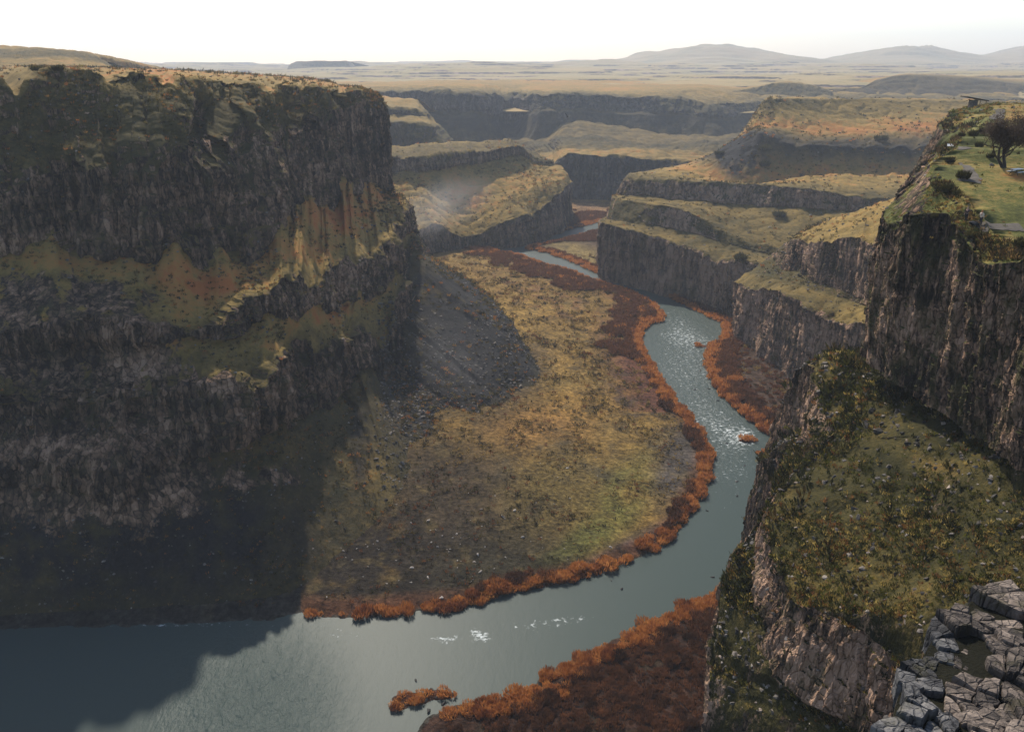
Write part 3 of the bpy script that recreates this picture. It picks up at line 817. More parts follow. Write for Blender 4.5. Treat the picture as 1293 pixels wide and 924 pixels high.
# ---- canyon floor: one sheet
nx, ny = 720, 620
pxs = np.linspace(-260, 1500, nx)
Ys = 45 * (1010 / 45) ** np.linspace(0, 1, ny)
tt = (pxs - FW / 2) / FL
G = np.empty((nx, ny, 2))
dep = Ys * CP + CAMZ * SP
G[..., 0] = tt[:, None] * dep[None, :]
G[..., 1] = Ys[None, :]
g2 = G.reshape(-1, 2)
zf, df, dl, dr, ins = floor_h(g2)
V = np.concatenate([g2, zf[:, None]], 1)
qx, qy, _ = proj(V)
n1 = fbm(V / 9, 4, 91)
n2 = fbm(V / 28, 4, 92)


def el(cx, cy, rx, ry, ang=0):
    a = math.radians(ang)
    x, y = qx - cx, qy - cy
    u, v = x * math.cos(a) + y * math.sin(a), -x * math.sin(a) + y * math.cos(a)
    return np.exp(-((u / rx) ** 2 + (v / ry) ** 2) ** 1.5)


C = np.array
colf = np.tile(C((.180, .108, .028)), (len(V), 1))


def lay(w, c):
    global colf
    w = np.clip(w, 0, 1)[:, None]
    colf = colf * (1 - w) + C(c) * w


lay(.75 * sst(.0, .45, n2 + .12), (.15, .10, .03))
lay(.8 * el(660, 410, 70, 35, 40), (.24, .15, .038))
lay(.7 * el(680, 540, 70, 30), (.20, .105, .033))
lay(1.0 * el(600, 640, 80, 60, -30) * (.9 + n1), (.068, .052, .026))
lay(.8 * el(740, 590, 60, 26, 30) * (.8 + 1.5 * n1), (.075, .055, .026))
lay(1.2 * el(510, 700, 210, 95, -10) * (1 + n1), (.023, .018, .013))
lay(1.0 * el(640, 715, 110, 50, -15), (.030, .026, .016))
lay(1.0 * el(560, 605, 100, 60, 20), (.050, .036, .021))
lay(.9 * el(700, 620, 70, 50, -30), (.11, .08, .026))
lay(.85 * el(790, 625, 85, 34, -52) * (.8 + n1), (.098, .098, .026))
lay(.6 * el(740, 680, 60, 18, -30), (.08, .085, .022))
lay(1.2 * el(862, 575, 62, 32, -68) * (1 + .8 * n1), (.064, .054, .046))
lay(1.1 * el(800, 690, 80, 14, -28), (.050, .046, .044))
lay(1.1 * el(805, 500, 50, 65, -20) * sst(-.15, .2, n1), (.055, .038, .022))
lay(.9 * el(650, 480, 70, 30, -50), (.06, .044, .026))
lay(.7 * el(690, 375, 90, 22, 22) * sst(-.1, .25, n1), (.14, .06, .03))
lay(.6 * sst(.1, .35, fbm(V / 5, 4, 93)) * (~ins), (.09, .066, .026))
bank = (dl < 30) & (~ins) & (dl < dr)
lay(bank * (qx > 365) * (1 - sst(2.5, 7, dl)) * .9, (.085, .038, .020))
lay(1.0 * (qx < 380) * (qy > 520) * (~ins), (.030, .027, .022))  # ground under the left wall painted near black for its deep shade
lay(bank * (qy < 520) * (1 - sst(6, 26, dl)) * .95, (.10, .040, .024))
rb = (~ins) & (dr < dl)
lay(rb * (qy < 620) * (1 - sst(30, 70, dr)), (.055, .034, .024))
lay(rb * (qy > 620) * 1.0, (.034, .018, .012))
lay(1.0 * el(735, 322, 55, 14, 20), (.17, .125, .045))
lay(1.0 * el(745, 266, 40, 12, 5), (.17, .10, .05))
lay(.9 * el(735, 278, 38, 8, 5), (.10, .10, .045))
lay(.6 * sst(.15, .4, n1) * (~ins), (.05, .04, .024))
lay(1.0 * (df < .5), (.045, .04, .032))
for (ix_, iy_, ia, ib) in ISL:
    lay(np.exp(-((V[:, 0] - ix_) / ia) ** 2 - ((V[:, 1] - iy_) / ib) ** 2) * 1.2, (.09, .035, .018))
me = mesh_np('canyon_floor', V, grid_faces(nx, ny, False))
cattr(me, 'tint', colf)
g = NG('floodplain_soil')
f1 = g.noise(g.pos((.8, .8, .8)), 1, 8, .72)
f2 = g.noise(g.pos((.16, .16, .16)), 1, 6, .65)
vv = g.math('ADD', g.math('MULTIPLY', f1, 1.5), g.math('MULTIPLY', f2, .8))
mul = g.ramp(g.math('ADD', vv, -.65), [(.2, .2), (.45, .8), (.6, 1.25), (.8, 2.1)])
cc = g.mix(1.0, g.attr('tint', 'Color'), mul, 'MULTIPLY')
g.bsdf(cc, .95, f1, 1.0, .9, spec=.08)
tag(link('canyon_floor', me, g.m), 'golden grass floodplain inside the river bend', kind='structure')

# ---- river water
nx, ny = 420, 520
pxs = np.linspace(-260, 1100, nx)
Ys = 45 * (700 / 45) ** np.linspace(0, 1, ny)
G = np.empty((nx, ny, 2))
G[..., 0] = ((pxs - FW / 2) / FL)[:, None] * (Ys * CP + CAMZ * SP)[None, :]
G[..., 1] = Ys[None, :]
wv = np.concatenate([G.reshape(-1, 2), np.zeros((nx * ny, 1))], 1)
ds = np.minimum(segdist(wv[:, :2], LBd), segdist(wv[:, :2], RBd))
keep = inside(wv[:, :2], RIV) | (ds < 5)
fc = grid_faces(nx, ny)
fc = fc[keep[fc].all(1)]
used = np.unique(fc)
rm = -np.ones(len(wv), int)
rm[used] = np.arange(len(used))
wv, fc = wv[used], rm[fc]
qx, qy, _ = proj(wv)


def el2(cx, cy, rx, ry, ang=0):
    a = math.radians(ang)
    x, y = qx - cx, qy - cy
    u, v = x * math.cos(a) + y * math.sin(a), -x * math.sin(a) + y * math.cos(a)
    return np.exp(-((u / rx) ** 2 + (v / ry) ** 2) ** 1.5)


foam_glint = .42 * el2(905, 535, 46, 24, 25) + .26 * el2(860, 425, 44, 12, 12) + .18 * el2(880, 480, 60, 120, -10) + .2 * el2(930, 620, 50, 60) + .22 * el2(640, 800, 150, 24, -8) + .34 * el2(868, 460, 50, 50, 50) + .3 * el2(850, 400, 30, 14, 20) + .24 * el2(930, 580, 40, 40) + .5 * el2(562, 806, 24, 7, 0) + .6 * el2(606, 802, 16, 8, 25) + .42 * el2(700, 785, 60, 6, -8)  # white foam of the rapids, and sun glints painted in the same white
foam_glint += .55 * el2(180, 786, 190, 6, 1) + .55 * el2(660, 320, 26, 4, 14) + .4 * el2(430, 800, 30, 8, 0) + .32 * el2(945, 550, 20, 14)
chop = .8 * el2(320, 900, 110, 120) + .7 * el2(900, 480, 80, 120) + .035
me = mesh_np('river', wv, fc)
fattr(me, 'foam_glint', foam_glint)
fattr(me, 'chop', chop)
g = NG('river_water')
w1 = g.noise(g.pos((.55, .25, 1)), 1.0, 5, .6, .4)
w2 = g.noise(g.pos((1.6, .8, 1)), 1.0, 4, .6, .2)
wv_ = g.math('MULTIPLY', g.math('ADD', w1, g.math('MULTIPLY', w2, .5)), g.attr('chop'))
fn = g.noise(g.pos((.55, .8, 1)), 1.3, 8, .75, .6)
fm = g.ramp(g.math('ADD', g.attr('foam_glint'), g.math('MULTIPLY', g.math('ADD', fn, -.5), 3.4)), [(.70, 0.0), (1.0, .8)])
bc = g.mix(fm, (.036, .053, .049), (.55, .60, .60))
b = g.bsdf(bc, g.math('ADD', g.math('MULTIPLY', fm, .3), .44), wv_, .6, 1.1, spec=.14)
b.inputs['Specular Tint'].default_value = (1, 1, 1, 1)
b.inputs['IOR'].default_value = 1.33
tag(link('river', me, g.m), 'grey green river bending through the canyon', kind='structure')

# ================================================================== helpers for things
from mathutils import Vector, Matrix
from mathutils.bvhtree import BVHTree


def bvh_of(P, flip=False):
    nu, nv = P.shape[:2]
    return BVHTree.FromPolygons([tuple(v) for v in P.reshape(-1, 3).tolist()], grid_faces(nu, nv, flip).tolist())


def hit(bv, px, py):
    d = at(px, py, 100.0) - np.array((0, 0, CAMZ))
    r = bv.ray_cast(Vector((0, 0, CAMZ)), Vector(d.tolist()).normalized())
    return np.array(r[0]) if r[0] is not None else None


def drop(bv, x, y, top=400.0):
    r = bv.ray_cast(Vector((x, y, top)), Vector((0, 0, -1)))
    return r[0].z if r[0] is not None else None


def mesh_py(name, V, F, smooth=False):
    me = bpy.data.meshes.new(name)
    me.from_pydata([tuple(map(float, v)) for v in V], [], [tuple(map(int, f)) for f in F])
    if smooth:
        me.polygons.foreach_set('use_smooth', [True] * len(me.polygons))
    me.update()
    return me


def simple_mat(name, col, rough=.9, var=.35, scale=3.0, bump=.3):
    g = NG(name)
    nz = g.noise(g.obj(), scale, 6, .65)
    c = g.mix(g.ramp(nz, [(.3, 0.0), (.7, 1.0)]), tuple(v * (1 - var) for v in col), tuple(min(.95, v * (1 + var)) for v in col))
    g.bsdf(c, rough, nz, bump, .05)
    return g.m


def thin(g, col, k=.45):
    """thin blades: light shows through them"""
    b = g.bsdf(col, .9, spec=.05)
    t = g.n('ShaderNodeBsdfTranslucent')
    g.link(col, t.inputs['Color'])
    mx = g.n('ShaderNodeMixShader')
    mx.inputs[0].default_value = k
    g.link(b.outputs[0], mx.inputs[1])
    g.link(t.outputs[0], mx.inputs[2])
    g.link(mx.outputs[0], g.out.inputs[0])


def leaf_mat(name, stops, scale=.5):
    """colour varies from plant to plant and inside one plant"""
    g = NG(name)
    oi = g.n('ShaderNodeObjectInfo')
    nz = g.noise(g.pos((1, 1, 1)), scale, 4, .6)
    f = g.math('ADD', g.math('MULTIPLY', oi.outputs['Random'], .35), g.math('MULTIPLY', nz, .9))
    thin(g, g.ramp(g.math('ADD', f, -.13), stops))
    return g.m


def tint_mat(name, k=.5, leafy=False):
    g = NG(name)
    nz = g.noise(g.pos((1, 1, 1)), 3, 3, .6)
    col = g.mix(1.0, g.attr('tint', 'Color'), g.ramp(nz, [(.3, 1 - k), (.7, 1 + k)]), 'MULTIPLY')
    thin(g, col) if leafy else g.bsdf(col, .95, spec=.05)
    return g.m


# ------------------------------------------------------------------ plants
def twig_fan(n, r, spread=.55, wid=.05, seed=0, low=.15):
    """n slim upright blades fanning out of a base, height about 1, as triangles"""
    q = np.random.default_rng(seed)
    a = q.uniform(0, 2 * np.pi, n)
    rr = np.sqrt(q.uniform(0, 1, n)) * r
    base = np.stack([rr * np.cos(a), rr * np.sin(a), q.uniform(-.05, low, n)], 1)
    a2 = a + q.normal(0, .6, n)
    ln = q.uniform(.45, 1.0, n) * (1.05 - .4 * (rr / r) ** 2)
    out = q.uniform(.05, spread, n)
    tip = base + np.stack([np.cos(a2) * out * ln, np.sin(a2) * out * ln, ln], 1)
    s = np.stack([-np.sin(a2 + q.normal(0, .9, n)), np.cos(a2 + q.normal(0, .9, n)), q.normal(0, .2, n)], 1) * wid
    mid = base * .45 + tip * .55
    V = np.stack([base, mid + s, tip, mid - s], 1).reshape(-1, 3)
    F = np.arange(n * 4).reshape(n, 4)
    return V, F


def many(protos, pos, size, rot, squash=None):
    """one mesh of many copies"""
    Vs, Fs, idx, off = [], [], [], 0
    pick = rng.integers(0, len(protos), len(pos))
    for k, (V, F) in enumerate(protos):
        s = np.where(pick == k)[0]
        if not len(s):
            continue
        c, sn = np.cos(rot[s])[:, None], np.sin(rot[s])[:, None]
        x = V[None, :, 0] * c - V[None, :, 1] * sn
        y = V[None, :, 0] * sn + V[None, :, 1] * c
        zz = np.broadcast_to(V[None, :, 2], x.shape)
        Q = np.stack([x, y, zz], -1) * size[s][:, None, None]
        Q = Q + pos[s][:, None, :]
        Vs.append(Q.reshape(-1, 3))
        Fs.append((F[None] + (np.arange(len(s)) * len(V))[:, None, None] + off).reshape(-1, F.shape[1]))
        idx.append(np.repeat(s, len(V)))
        off += len(s) * len(V)
    return np.concatenate(Vs), np.concatenate(Fs), np.concatenate(idx)


WILLOW = [(.22, (.10, .032, .018)), (.42, (.24, .085, .028)), (.60, (.39, .155, .044)), (.78, (.48, .23, .070)), (.92, (.48, .27, .10))]  # bright tones also paint the sunlit front edge of the shrub band
DARKRED = [(.25, (.028, .016, .012)), (.5, (.075, .036, .021)), (.7, (.135, .058, .029)), (.9, (.22, .090, .038))]  # darker red, with the shade inside the shrub band painted in
M_willow = leaf_mat('lit_rust_willow', WILLOW, .55)
M_dark = leaf_mat('shade_dark_red_willow', DARKRED, .6)

# where the bank shrubs stand: plan points with their distance to the two banks
cand = np.stack([rng.uniform(-140, 200, 260000), rng.uniform(75, 620, 260000)], 1)
cz, cdf, cl_, cr_, ci_ = floor_h(cand)
cx, cy, cdp = proj(np.concatenate([cand, cz[:, None]], 1))
isl = np.zeros(len(cand), bool)
for (x, y, a, b) in ISL:
    isl |= ((cand[:, 0] - x) / a) ** 2 + ((cand[:, 1] - y) / b) ** 2 < .8
land = (~ci_)
bw = np.interp(cx, [380, 560, 640, 800, 890, 900], [.4, 1.2, 3.2, 3.6, 4.2, 4.2])
bw = np.where(cy < 520, np.interp(cy, [300, 340, 400, 470, 520], [22, 20, 14, 9, 5]), bw)
bw = bw * np.clip(1.0 + 1.5 * fbm(np.concatenate([cand, np.zeros((len(cand), 1))], 1) / 16, 3, 17), .25, 1.7)
lb = land & (cl_ < cr_) & (cl_ < bw) & (cx > 355) & (cx < 905) & (cy < 790)
lb &= rng.uniform(0, 1, len(cand)) < np.interp(cx, [355, 560, 640], [.12, .5, 1.0])
rbn = land & (cr_ < cl_) & (cy > 735) & (cr_ < 26) & (cx > 560) & (cx < 935)
rbn &= rng.uniform(0, 1, len(cand)) < np.interp(cr_, [0, 4, 9, 26], [1, .95, .85, .6]) * np.interp(cx, [560, 630, 660], [.1, .4, 1])
rbf = land & (cr_ < cl_) & (cy < 600) & (cy > 345) & (cx > 845) & (cx < 1012) & (cr_ < np.interp(cy, [345, 420, 440, 560], [5, 6, 11, 7]))
rff = land & (cr_ < cl_) & (cy < 345) & (cx > 640) & (cx < 790) & (cr_ < 5)
rbb = land & (cr_ < cl_) & (cy < 560) & (cy > 425) & (cx > 890) & (cx < 1012) & (cr_ > 8) & (cr_ < 45) & (rng.uniform(0, 1, len(cand)) < .10)
rvd = land & (cy < 305) & (cy > 284) & (cx > 705) & (cx < 765) & (rng.uniform(0, 1, len(cand)) < .5)
sel = np.where(lb | rbn | rbf | rff | isl | rbb | rvd)[0]
# thin out to a natural spacing
order = rng.permutation(sel)
cell, taken = {}, []
for k in order:
    x, y = cand[k]
    sp = 1.0 if cdp[k] < 240 else 1.7 if cdp[k] < 350 else 2.3
    key = (int(x / sp), int(y / sp))
    if key in cell:
        continue
    cell[key] = 1
    taken.append(k)
taken = np.array(taken)
hgt = np.where(cdp[taken] < 240, rng.uniform(.8, 2.0, len(taken)) * rng.choice([.7, 1.0, 1.0, 1.25], len(taken)), rng.uniform(1.2, 2.6, len(taken)))
hgt *= np.where(isl[taken], 1.5, 1.0)
hgt *= np.where(cr_[taken] < cl_[taken], 1.0, 1.0) * np.where(isl[taken], .55, 1) * np.where((cr_[taken] < cl_[taken]) & (cy[taken] > 735), np.interp(cr_[taken], [0, 3, 8], [.95, .8, .6]), 1) * np.where(rbb[taken], .6, 1)
edge = np.minimum(cl_[taken], cr_[taken])
darkk = ((edge > np.where(cdp[taken] > 250, 3.4, 2.6) + 1.6 * fbm(np.concatenate([cand[taken], np.zeros((len(taken), 1))], 1) / 9, 3, 7)) & (rng.uniform(0, 1, len(taken)) < .95)) | (rbb | rvd)[taken]
darkk |= (cr_[taken] < cl_[taken]) & (cy[taken] > 735) & (cr_[taken] > 6.5)
darkk &= ~((cr_[taken] < cl_[taken]) & (cy[taken] > 735) & (cr_[taken] < 4.5))
darkk &= ~isl[taken]
spx = hgt / cdp[taken]
# hidden behind the near bench or out of the frame: not worth an object of its own
vis = (cx[taken] > -5) & (cx[taken] < FW) & (cy[taken] < FH + 8) & ~((cx[taken] > 905) & (cy[taken] > 600))
rank = np.argsort(-spx * vis)
NIND = 290
ind = rank[:NIND]
rest = np.array([k for k in rank[NIND:] if vis[k] or cdp[taken[k]] < 600])
print('shrubs', len(taken), 'visible', int(vis.sum()))
protos = [twig_fan(430, .85, .42, .034, s) for s in range(6)]
wm = [mesh_np('willow_twigs', V, F, True) for V, F in protos]
wd = [m.copy() for m in wm]
for m in wm:
    m.materials.append(M_willow)
for m in wd:
    m.materials.append(M_dark)
for k in ind:
    j = taken[k]
    o = bpy.data.objects.new('riverbank_shrub', (wd if darkk[k] else wm)[int(rng.integers(0, 6))])
    COL.objects.link(o)
    o.location = (float(cand[j, 0]), float(cand[j, 1]), float(cz[j]) - .1)
    o.rotation_euler = (0, 0, float(rng.uniform(0, 6.28)))
    s = float(hgt[k])
    o.scale = (s * float(rng.uniform(.8, 1.3)), s * float(rng.uniform(.8, 1.3)), s * float(rng.uniform(.7, 1.05)))
    side = 'near' if cr_[j] < cl_[j] and cy[j] > 735 else 'far' if cr_[j] < cl_[j] else 'bend'
    tone = 'shade tinted dark red' if darkk[k] else 'sun tinted rust orange'
    where = {'near': 'willow shrub on the near bank at the foot of the pale cliff', 'far': 'willow shrub on the opposite bank beside the white rapids',
             'bend': 'willow shrub on the grassy inner bank of the bend'}[side]
    if isl[j]:
        where = 'willow shrub on a low islet in the river'
    tag(o, tone + ' ' + where, 'shrub', tone + ' ' + where.replace('shrub', 'shrubs'))
pf = [twig_fan(90, .85, .45, .07, 20 + s) for s in range(5)]
for nm, msk, mt, lab in (('willow_thicket', ~darkk[rest], M_willow, 'sun tinted rust orange willow thicket lining the distant river banks'),
                         ('willow_thicket', darkk[rest], M_dark, 'shade tinted dark red willow thicket behind the bright shrubs')):
    r = rest[msk]
    j = taken[r]
    V, F, _ = many(pf, np.stack([cand[j, 0], cand[j, 1], cz[j] - .1], 1), hgt[r], rng.uniform(0, 6.28, len(r)))
    tag(link(nm, mesh_np(nm, V, F, True), mt), lab, kind='stuff')

# low growth on the floodplain
fl = np.where(land & (cy > 320) & (cy < 785) & (cx > 300) & (cx < 1010) & (cl_ < 150) & (np.minimum(cl_, cr_) > 3))[0]
w_ = (220.0 / cdp[fl]) ** -1.0
fw = np.clip(.25 + 2.2 * fbm(np.concatenate([cand[fl], np.zeros((len(fl), 1))], 1) / 13, 4, 57), .03, 1)
fl = rng.choice(fl, min(24000, len(fl)), replace=False, p=fw / fw.sum())
tp = [twig_fan(15, .5, .9, .095, 40 + s) for s in range(6)]
ts = (.22 + .8 * rng.uniform(0, 1, len(fl)) ** 2.2) * np.clip(cdp[fl] / 190, .9, 1.7)
V, F, ix = many(tp, np.stack([cand[fl, 0], cand[fl, 1], cz[fl] - .05], 1), ts, rng.uniform(0, 6.28, len(fl)))
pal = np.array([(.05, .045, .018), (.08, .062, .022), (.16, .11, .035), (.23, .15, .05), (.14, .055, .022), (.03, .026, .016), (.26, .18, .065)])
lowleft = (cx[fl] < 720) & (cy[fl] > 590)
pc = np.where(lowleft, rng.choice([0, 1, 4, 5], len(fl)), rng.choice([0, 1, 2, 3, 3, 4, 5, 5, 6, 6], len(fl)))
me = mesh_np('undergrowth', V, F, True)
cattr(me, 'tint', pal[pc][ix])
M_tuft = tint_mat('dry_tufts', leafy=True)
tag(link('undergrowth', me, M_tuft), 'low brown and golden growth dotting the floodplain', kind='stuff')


# ------------------------------------------------------------------ tufts and stones strewn over the slopes
def grid_pick(gr, n, covmin=.6, nzmin=.45, box=None, covmax=9):
    P, cov, nn = gr
    qx, qy, dp = proj(P)
    ok = (cov > covmin) & (cov < covmax) & (nn[..., 2] > nzmin) & (qx > -10) & (qx < FW + 10) & (qy > 0) & (qy < FH + 10)
    if box:
        ok &= (qx > box[0]) & (qx < box[2]) & (qy > box[1]) & (qy < box[3])
    i = np.argwhere(ok)
    if not len(i):
        return np.zeros((0, 3)), np.zeros(0), np.zeros(0), np.zeros(0)
    i = i[rng.integers(0, len(i), n)]
    p = P[i[:, 0], i[:, 1]] + rng.normal(0, .1, (n, 3)) * [1, 1, 0]
    return p, qx[i[:, 0], i[:, 1]], qy[i[:, 0], i[:, 1]], dp[i[:, 0], i[:, 1]]


allV, allF, allC, off = [], [], [], 0


def tufts(gr, n, pxs_, pal, prob, box=None, covmin=.55, nzmin=.4):
    """n tufts about pxs_ photo pixels high, never smaller than a hand"""
    global off
    p, qx, qy, dp = grid_pick(gr, n, covmin, nzmin, box)
    if not len(p):
        return
    cl = fbm(p / (dp.mean() * .07), 3, 301)
    keep = rng.uniform(0, 1, n) < np.clip(.55 + cl * 2.2, .06, 1)
    p, dp = p[keep], dp[keep]
    s = pxs_ * dp / FL * rng.uniform(.45, 1.25, len(p))
    V, F, ix = many(tp, p - [0, 0, .05], s, rng.uniform(0, 6.28, len(p)))
    pc = rng.choice(len(pal), len(p), p=np.array(prob) / sum(prob))
    allV.append(V)
    allF.append(F + off)
    allC.append((np.array(pal)[pc] * rng.uniform(.7, 1.3, (len(p), 1)))[ix])
    off += len(V)


PN = [(.030, .034, .012), (.050, .052, .014), (.26, .19, .055), (.16, .075, .028), (.33, .25, .085), (.085, .085, .02)]
tufts(nbg, 11000, 6.5, PN, [5, 4, 1.4, 1.2, .7, 3], nzmin=.62)
tufts(nbg, 4200, 6.0, PN, [2, 2, 3.5, 2.6, 2.4, 2], box=(1010, 640, 1293, 924), nzmin=.62)
tufts(nbg, 420, 15, [(.022, .024, .010), (.040, .036, .014), (.09, .060, .022)], [4, 3, 1], nzmin=.6)
PL = [(.035, .033, .014), (.075, .055, .02), (.22, .12, .035), (.25, .10, .03), (.11, .085, .025)]
tufts(lwg, 16000, 4.2, PL, [5, 3, 2, 1.4, 3])
PP = [(.05, .05, .015), (.09, .10, .02), (.24, .17, .05), (.19, .10, .035)]
tufts(rcg, 5000, 3.4, PP, [3, 2, 3, 2], box=(1110, 120, 1293, 330))
tufts(rcg, 900, 8.0, [(.030, .028, .014), (.06, .042, .022), (.13, .085, .035)], [3, 3, 1], box=(1140, 152, 1293, 200))
tufts(rcg, 500, 7.0, [(.030, .028, .014), (.06, .042, .022), (.16, .10, .04)], [3, 3, 2], box=(1180, 230, 1293, 330))
tufts(GRIDS['cliff.001'][:3], 2600, 3.0, PL, [4, 2, 2, 1, 3])
tufts(GRIDS['cliff.003'][:3], 4200, 3.0, PL, [5, 3, 1, 1, 3])
tufts(GRIDS['cliff.004'][:3], 1800, 3.6, PL, [5, 3, 1.4, .7, 3])
me = mesh_np('grass_tufts', np.concatenate(allV), np.concatenate(allF), True)
cattr(me, 'tint', np.concatenate(allC))
tag(link('grass_tufts', me, M_tuft), 'dry grass tufts and sage dotting slopes and ledges', kind='stuff')


def stone(seed, flat=.7):
    """one angular stone: a lumpy box with chipped corners"""
    q = np.random.default_rng(seed)
    n = 13
    d = q.normal(size=(n, 3))
    d /= np.linalg.norm(d, axis=1, keepdims=True)
    d *= q.uniform(.75, 1.1, (n, 1)) * [1, q.uniform(.6, .95), flat]
    import bmesh
    bm = bmesh.new()
    for v in d:
        bm.verts.new(v)
    bmesh.ops.convex_hull(bm, input=bm.verts)
    bmesh.ops.triangulate(bm, faces=bm.faces)
    loose = [v for v in bm.verts if not v.link_faces]
    bmesh.ops.delete(bm, geom=loose, context='VERTS')
    bm.verts.index_update()
    V = np.array([v.co[:] for v in bm.verts])
    F = np.array([[v.index for v in f.verts] for f in bm.faces])
    bm.free()
    return V, F


SP_ = [stone(s) for s in range(8)]
sV, sF, sC, soff = [], [], [], 0


def stones(gr, n, pxs_, pal, box=None, covmin=-9, nzmin=.35, covmax=9):
    global soff
    p, qx, qy, dp = grid_pick(gr, n, covmin, nzmin, box, covmax)
    if not len(p):
        return
    s = pxs_ * dp / FL * rng.uniform(.3, 1.0, len(p)) ** 1.8
    V, F, ix = many(SP_, p, s, rng.uniform(0, 6.28, len(p)))
    sV.append(V)
    sF.append(F + soff)
    sC.append((np.array(pal)[rng.integers(0, len(pal), len(p))] * rng.uniform(.6, 1.4, (len(p), 1)))[ix])
    soff += len(V)


GREY = [(.05, .048, .046), (.10, .092, .085), (.17, .15, .13), (.075, .066, .06)]
stones(lwg, 3200, 2.6, GREY, box=(480, 400, 720, 620))
stones(lwg, 2600, 3.0, GREY, covmin=.3)
stones(lwg, 700, 4.6, [(.04, .037, .034), (.07, .064, .058), (.13, .115, .10)], box=(470, 380, 720, 640))
stones(nbg, 1500, 5.0, GREY + [(.22, .18, .15)], covmin=.3)
stones(nrg, 2600, 9.0, [(.10, .085, .074), (.15, .125, .105), (.06, .055, .05)])
stones(nbg, 450, 7.5, [(.06, .055, .05), (.10, .088, .078), (.035, .033, .03)], covmin=.1)
stones(rcg, 300, 4.0, GREY, box=(1110, 130, 1293, 330), covmin=.3)
stones(GRIDS['cliff.004'][:3], 700, 3, GREY)
stones(GRIDS['cliff.003'][:3], 900, 2.4, GREY)
me = mesh_np('rubble', np.concatenate(sV), np.concatenate(sF), False)
cattr(me, 'tint', np.concatenate(sC))
tag(link('rubble', me, tint_mat('loose_stones', .35)), 'loose grey stones strewn over talus and ledges', kind='stuff')

# ------------------------------------------------------------------ boulders, each its own
M_bould = simple_mat('pale_boulder', (.30, .27, .24), .9, .3, 1.5, .5)
M_wet = simple_mat('dark_wet_rock', (.030, .029, .028), .55, .4, 1.5, .5)
bl = [mesh_py('boulder', *stone(60 + s, .75)) for s in range(6)]
bw_ = [m.copy() for m in bl]
for m in bl:
    m.materials.append(M_bould)
for m in bw_:
    m.materials.append(M_wet)


def boulder(x, y, z, s, meshes, label, group, name='boulder'):
    o = bpy.data.objects.new(name, meshes[int(rng.integers(0, len(meshes)))])
    COL.objects.link(o)
    o.location = (float(x), float(y), float(z))
    o.scale = (s * float(rng.uniform(.8, 1.3)), s * float(rng.uniform(.7, 1.0)), s * float(rng.uniform(.6, .9)))
    o.rotation_euler = (float(rng.uniform(-.2, .2)), float(rng.uniform(-.2, .2)), float(rng.uniform(0, 6.28)))
    return tag(o, label, 'boulder', group)


fb = np.where(land & (cl_ < cr_) & (cl_ > 3))[0]
wgt = np.exp(-(((cx[fb] - 520) / 130) ** 2 + ((cy[fb] - 705) / 50) ** 2)) + .12 * np.exp(-(((cx[fb] - 680) / 120) ** 2 + ((cy[fb] - 660) / 80) ** 2))
fbs = rng.choice(fb, 95, replace=False, p=wgt / wgt.sum())
for j in fbs:
    boulder(cand[j, 0], cand[j, 1], cz[j] + .05, float(rng.uniform(.16, .42) if rng.uniform() < .85 else rng.uniform(.45, .75)), bl,
            'pale grey boulder lying on the dark stony floodplain', 'pale boulders on the dark floodplain')
for (px, py, s, lab) in [(602, 693, .75, 'largest pale boulder at the edge of the dark floodplain'), (557, 745, .7, 'grey boulder behind the shrubs at the lower bank'),
                         (660, 670, .6, 'lone pale boulder on the green brown grass inside the bend')]:
    p = onz(px, py, 3.0)
    zz = floor_h(p[None, :2])[0][0]
    boulder(p[0], p[1], zz + .1, s, bl, lab, None)
for (px, py, s) in [(847, 463, .7), (840, 478, .6), (877, 492, .8), (894, 491, .9), (884, 468, .7), (897, 484, .8), (836, 486, .5), (930, 608, .7), (931, 626, .6), (893, 645, .6), (899, 728, .7),
                    (785, 743, .7), (856, 505, .6), (906, 506, .7), (874, 520, .6), (772, 733, .4), (858, 455, .5), (866, 520, .5), (918, 560, .7), (940, 588, .6)]:
    p = onz(px, py, 0)
    boulder(p[0], p[1], -.05, s, bw_, 'dark wet rock breaking the river surface below the rapids', 'dark rocks in the river')
for (px, py, s) in [(530, 877, 1.0), (537, 884, .9), (545, 873, 1.1), (553, 880, 1.0), (512, 890, .8), (560, 874, .9), (541, 897, .9), (525, 859, .7), (560, 888, .8)]:
    p = onz(px, py, 0)
    boulder(p[0], p[1], .05, s * .8, bw_, 'dark wet rock at the islet below the near bank', 'dark rocks around the near islet')

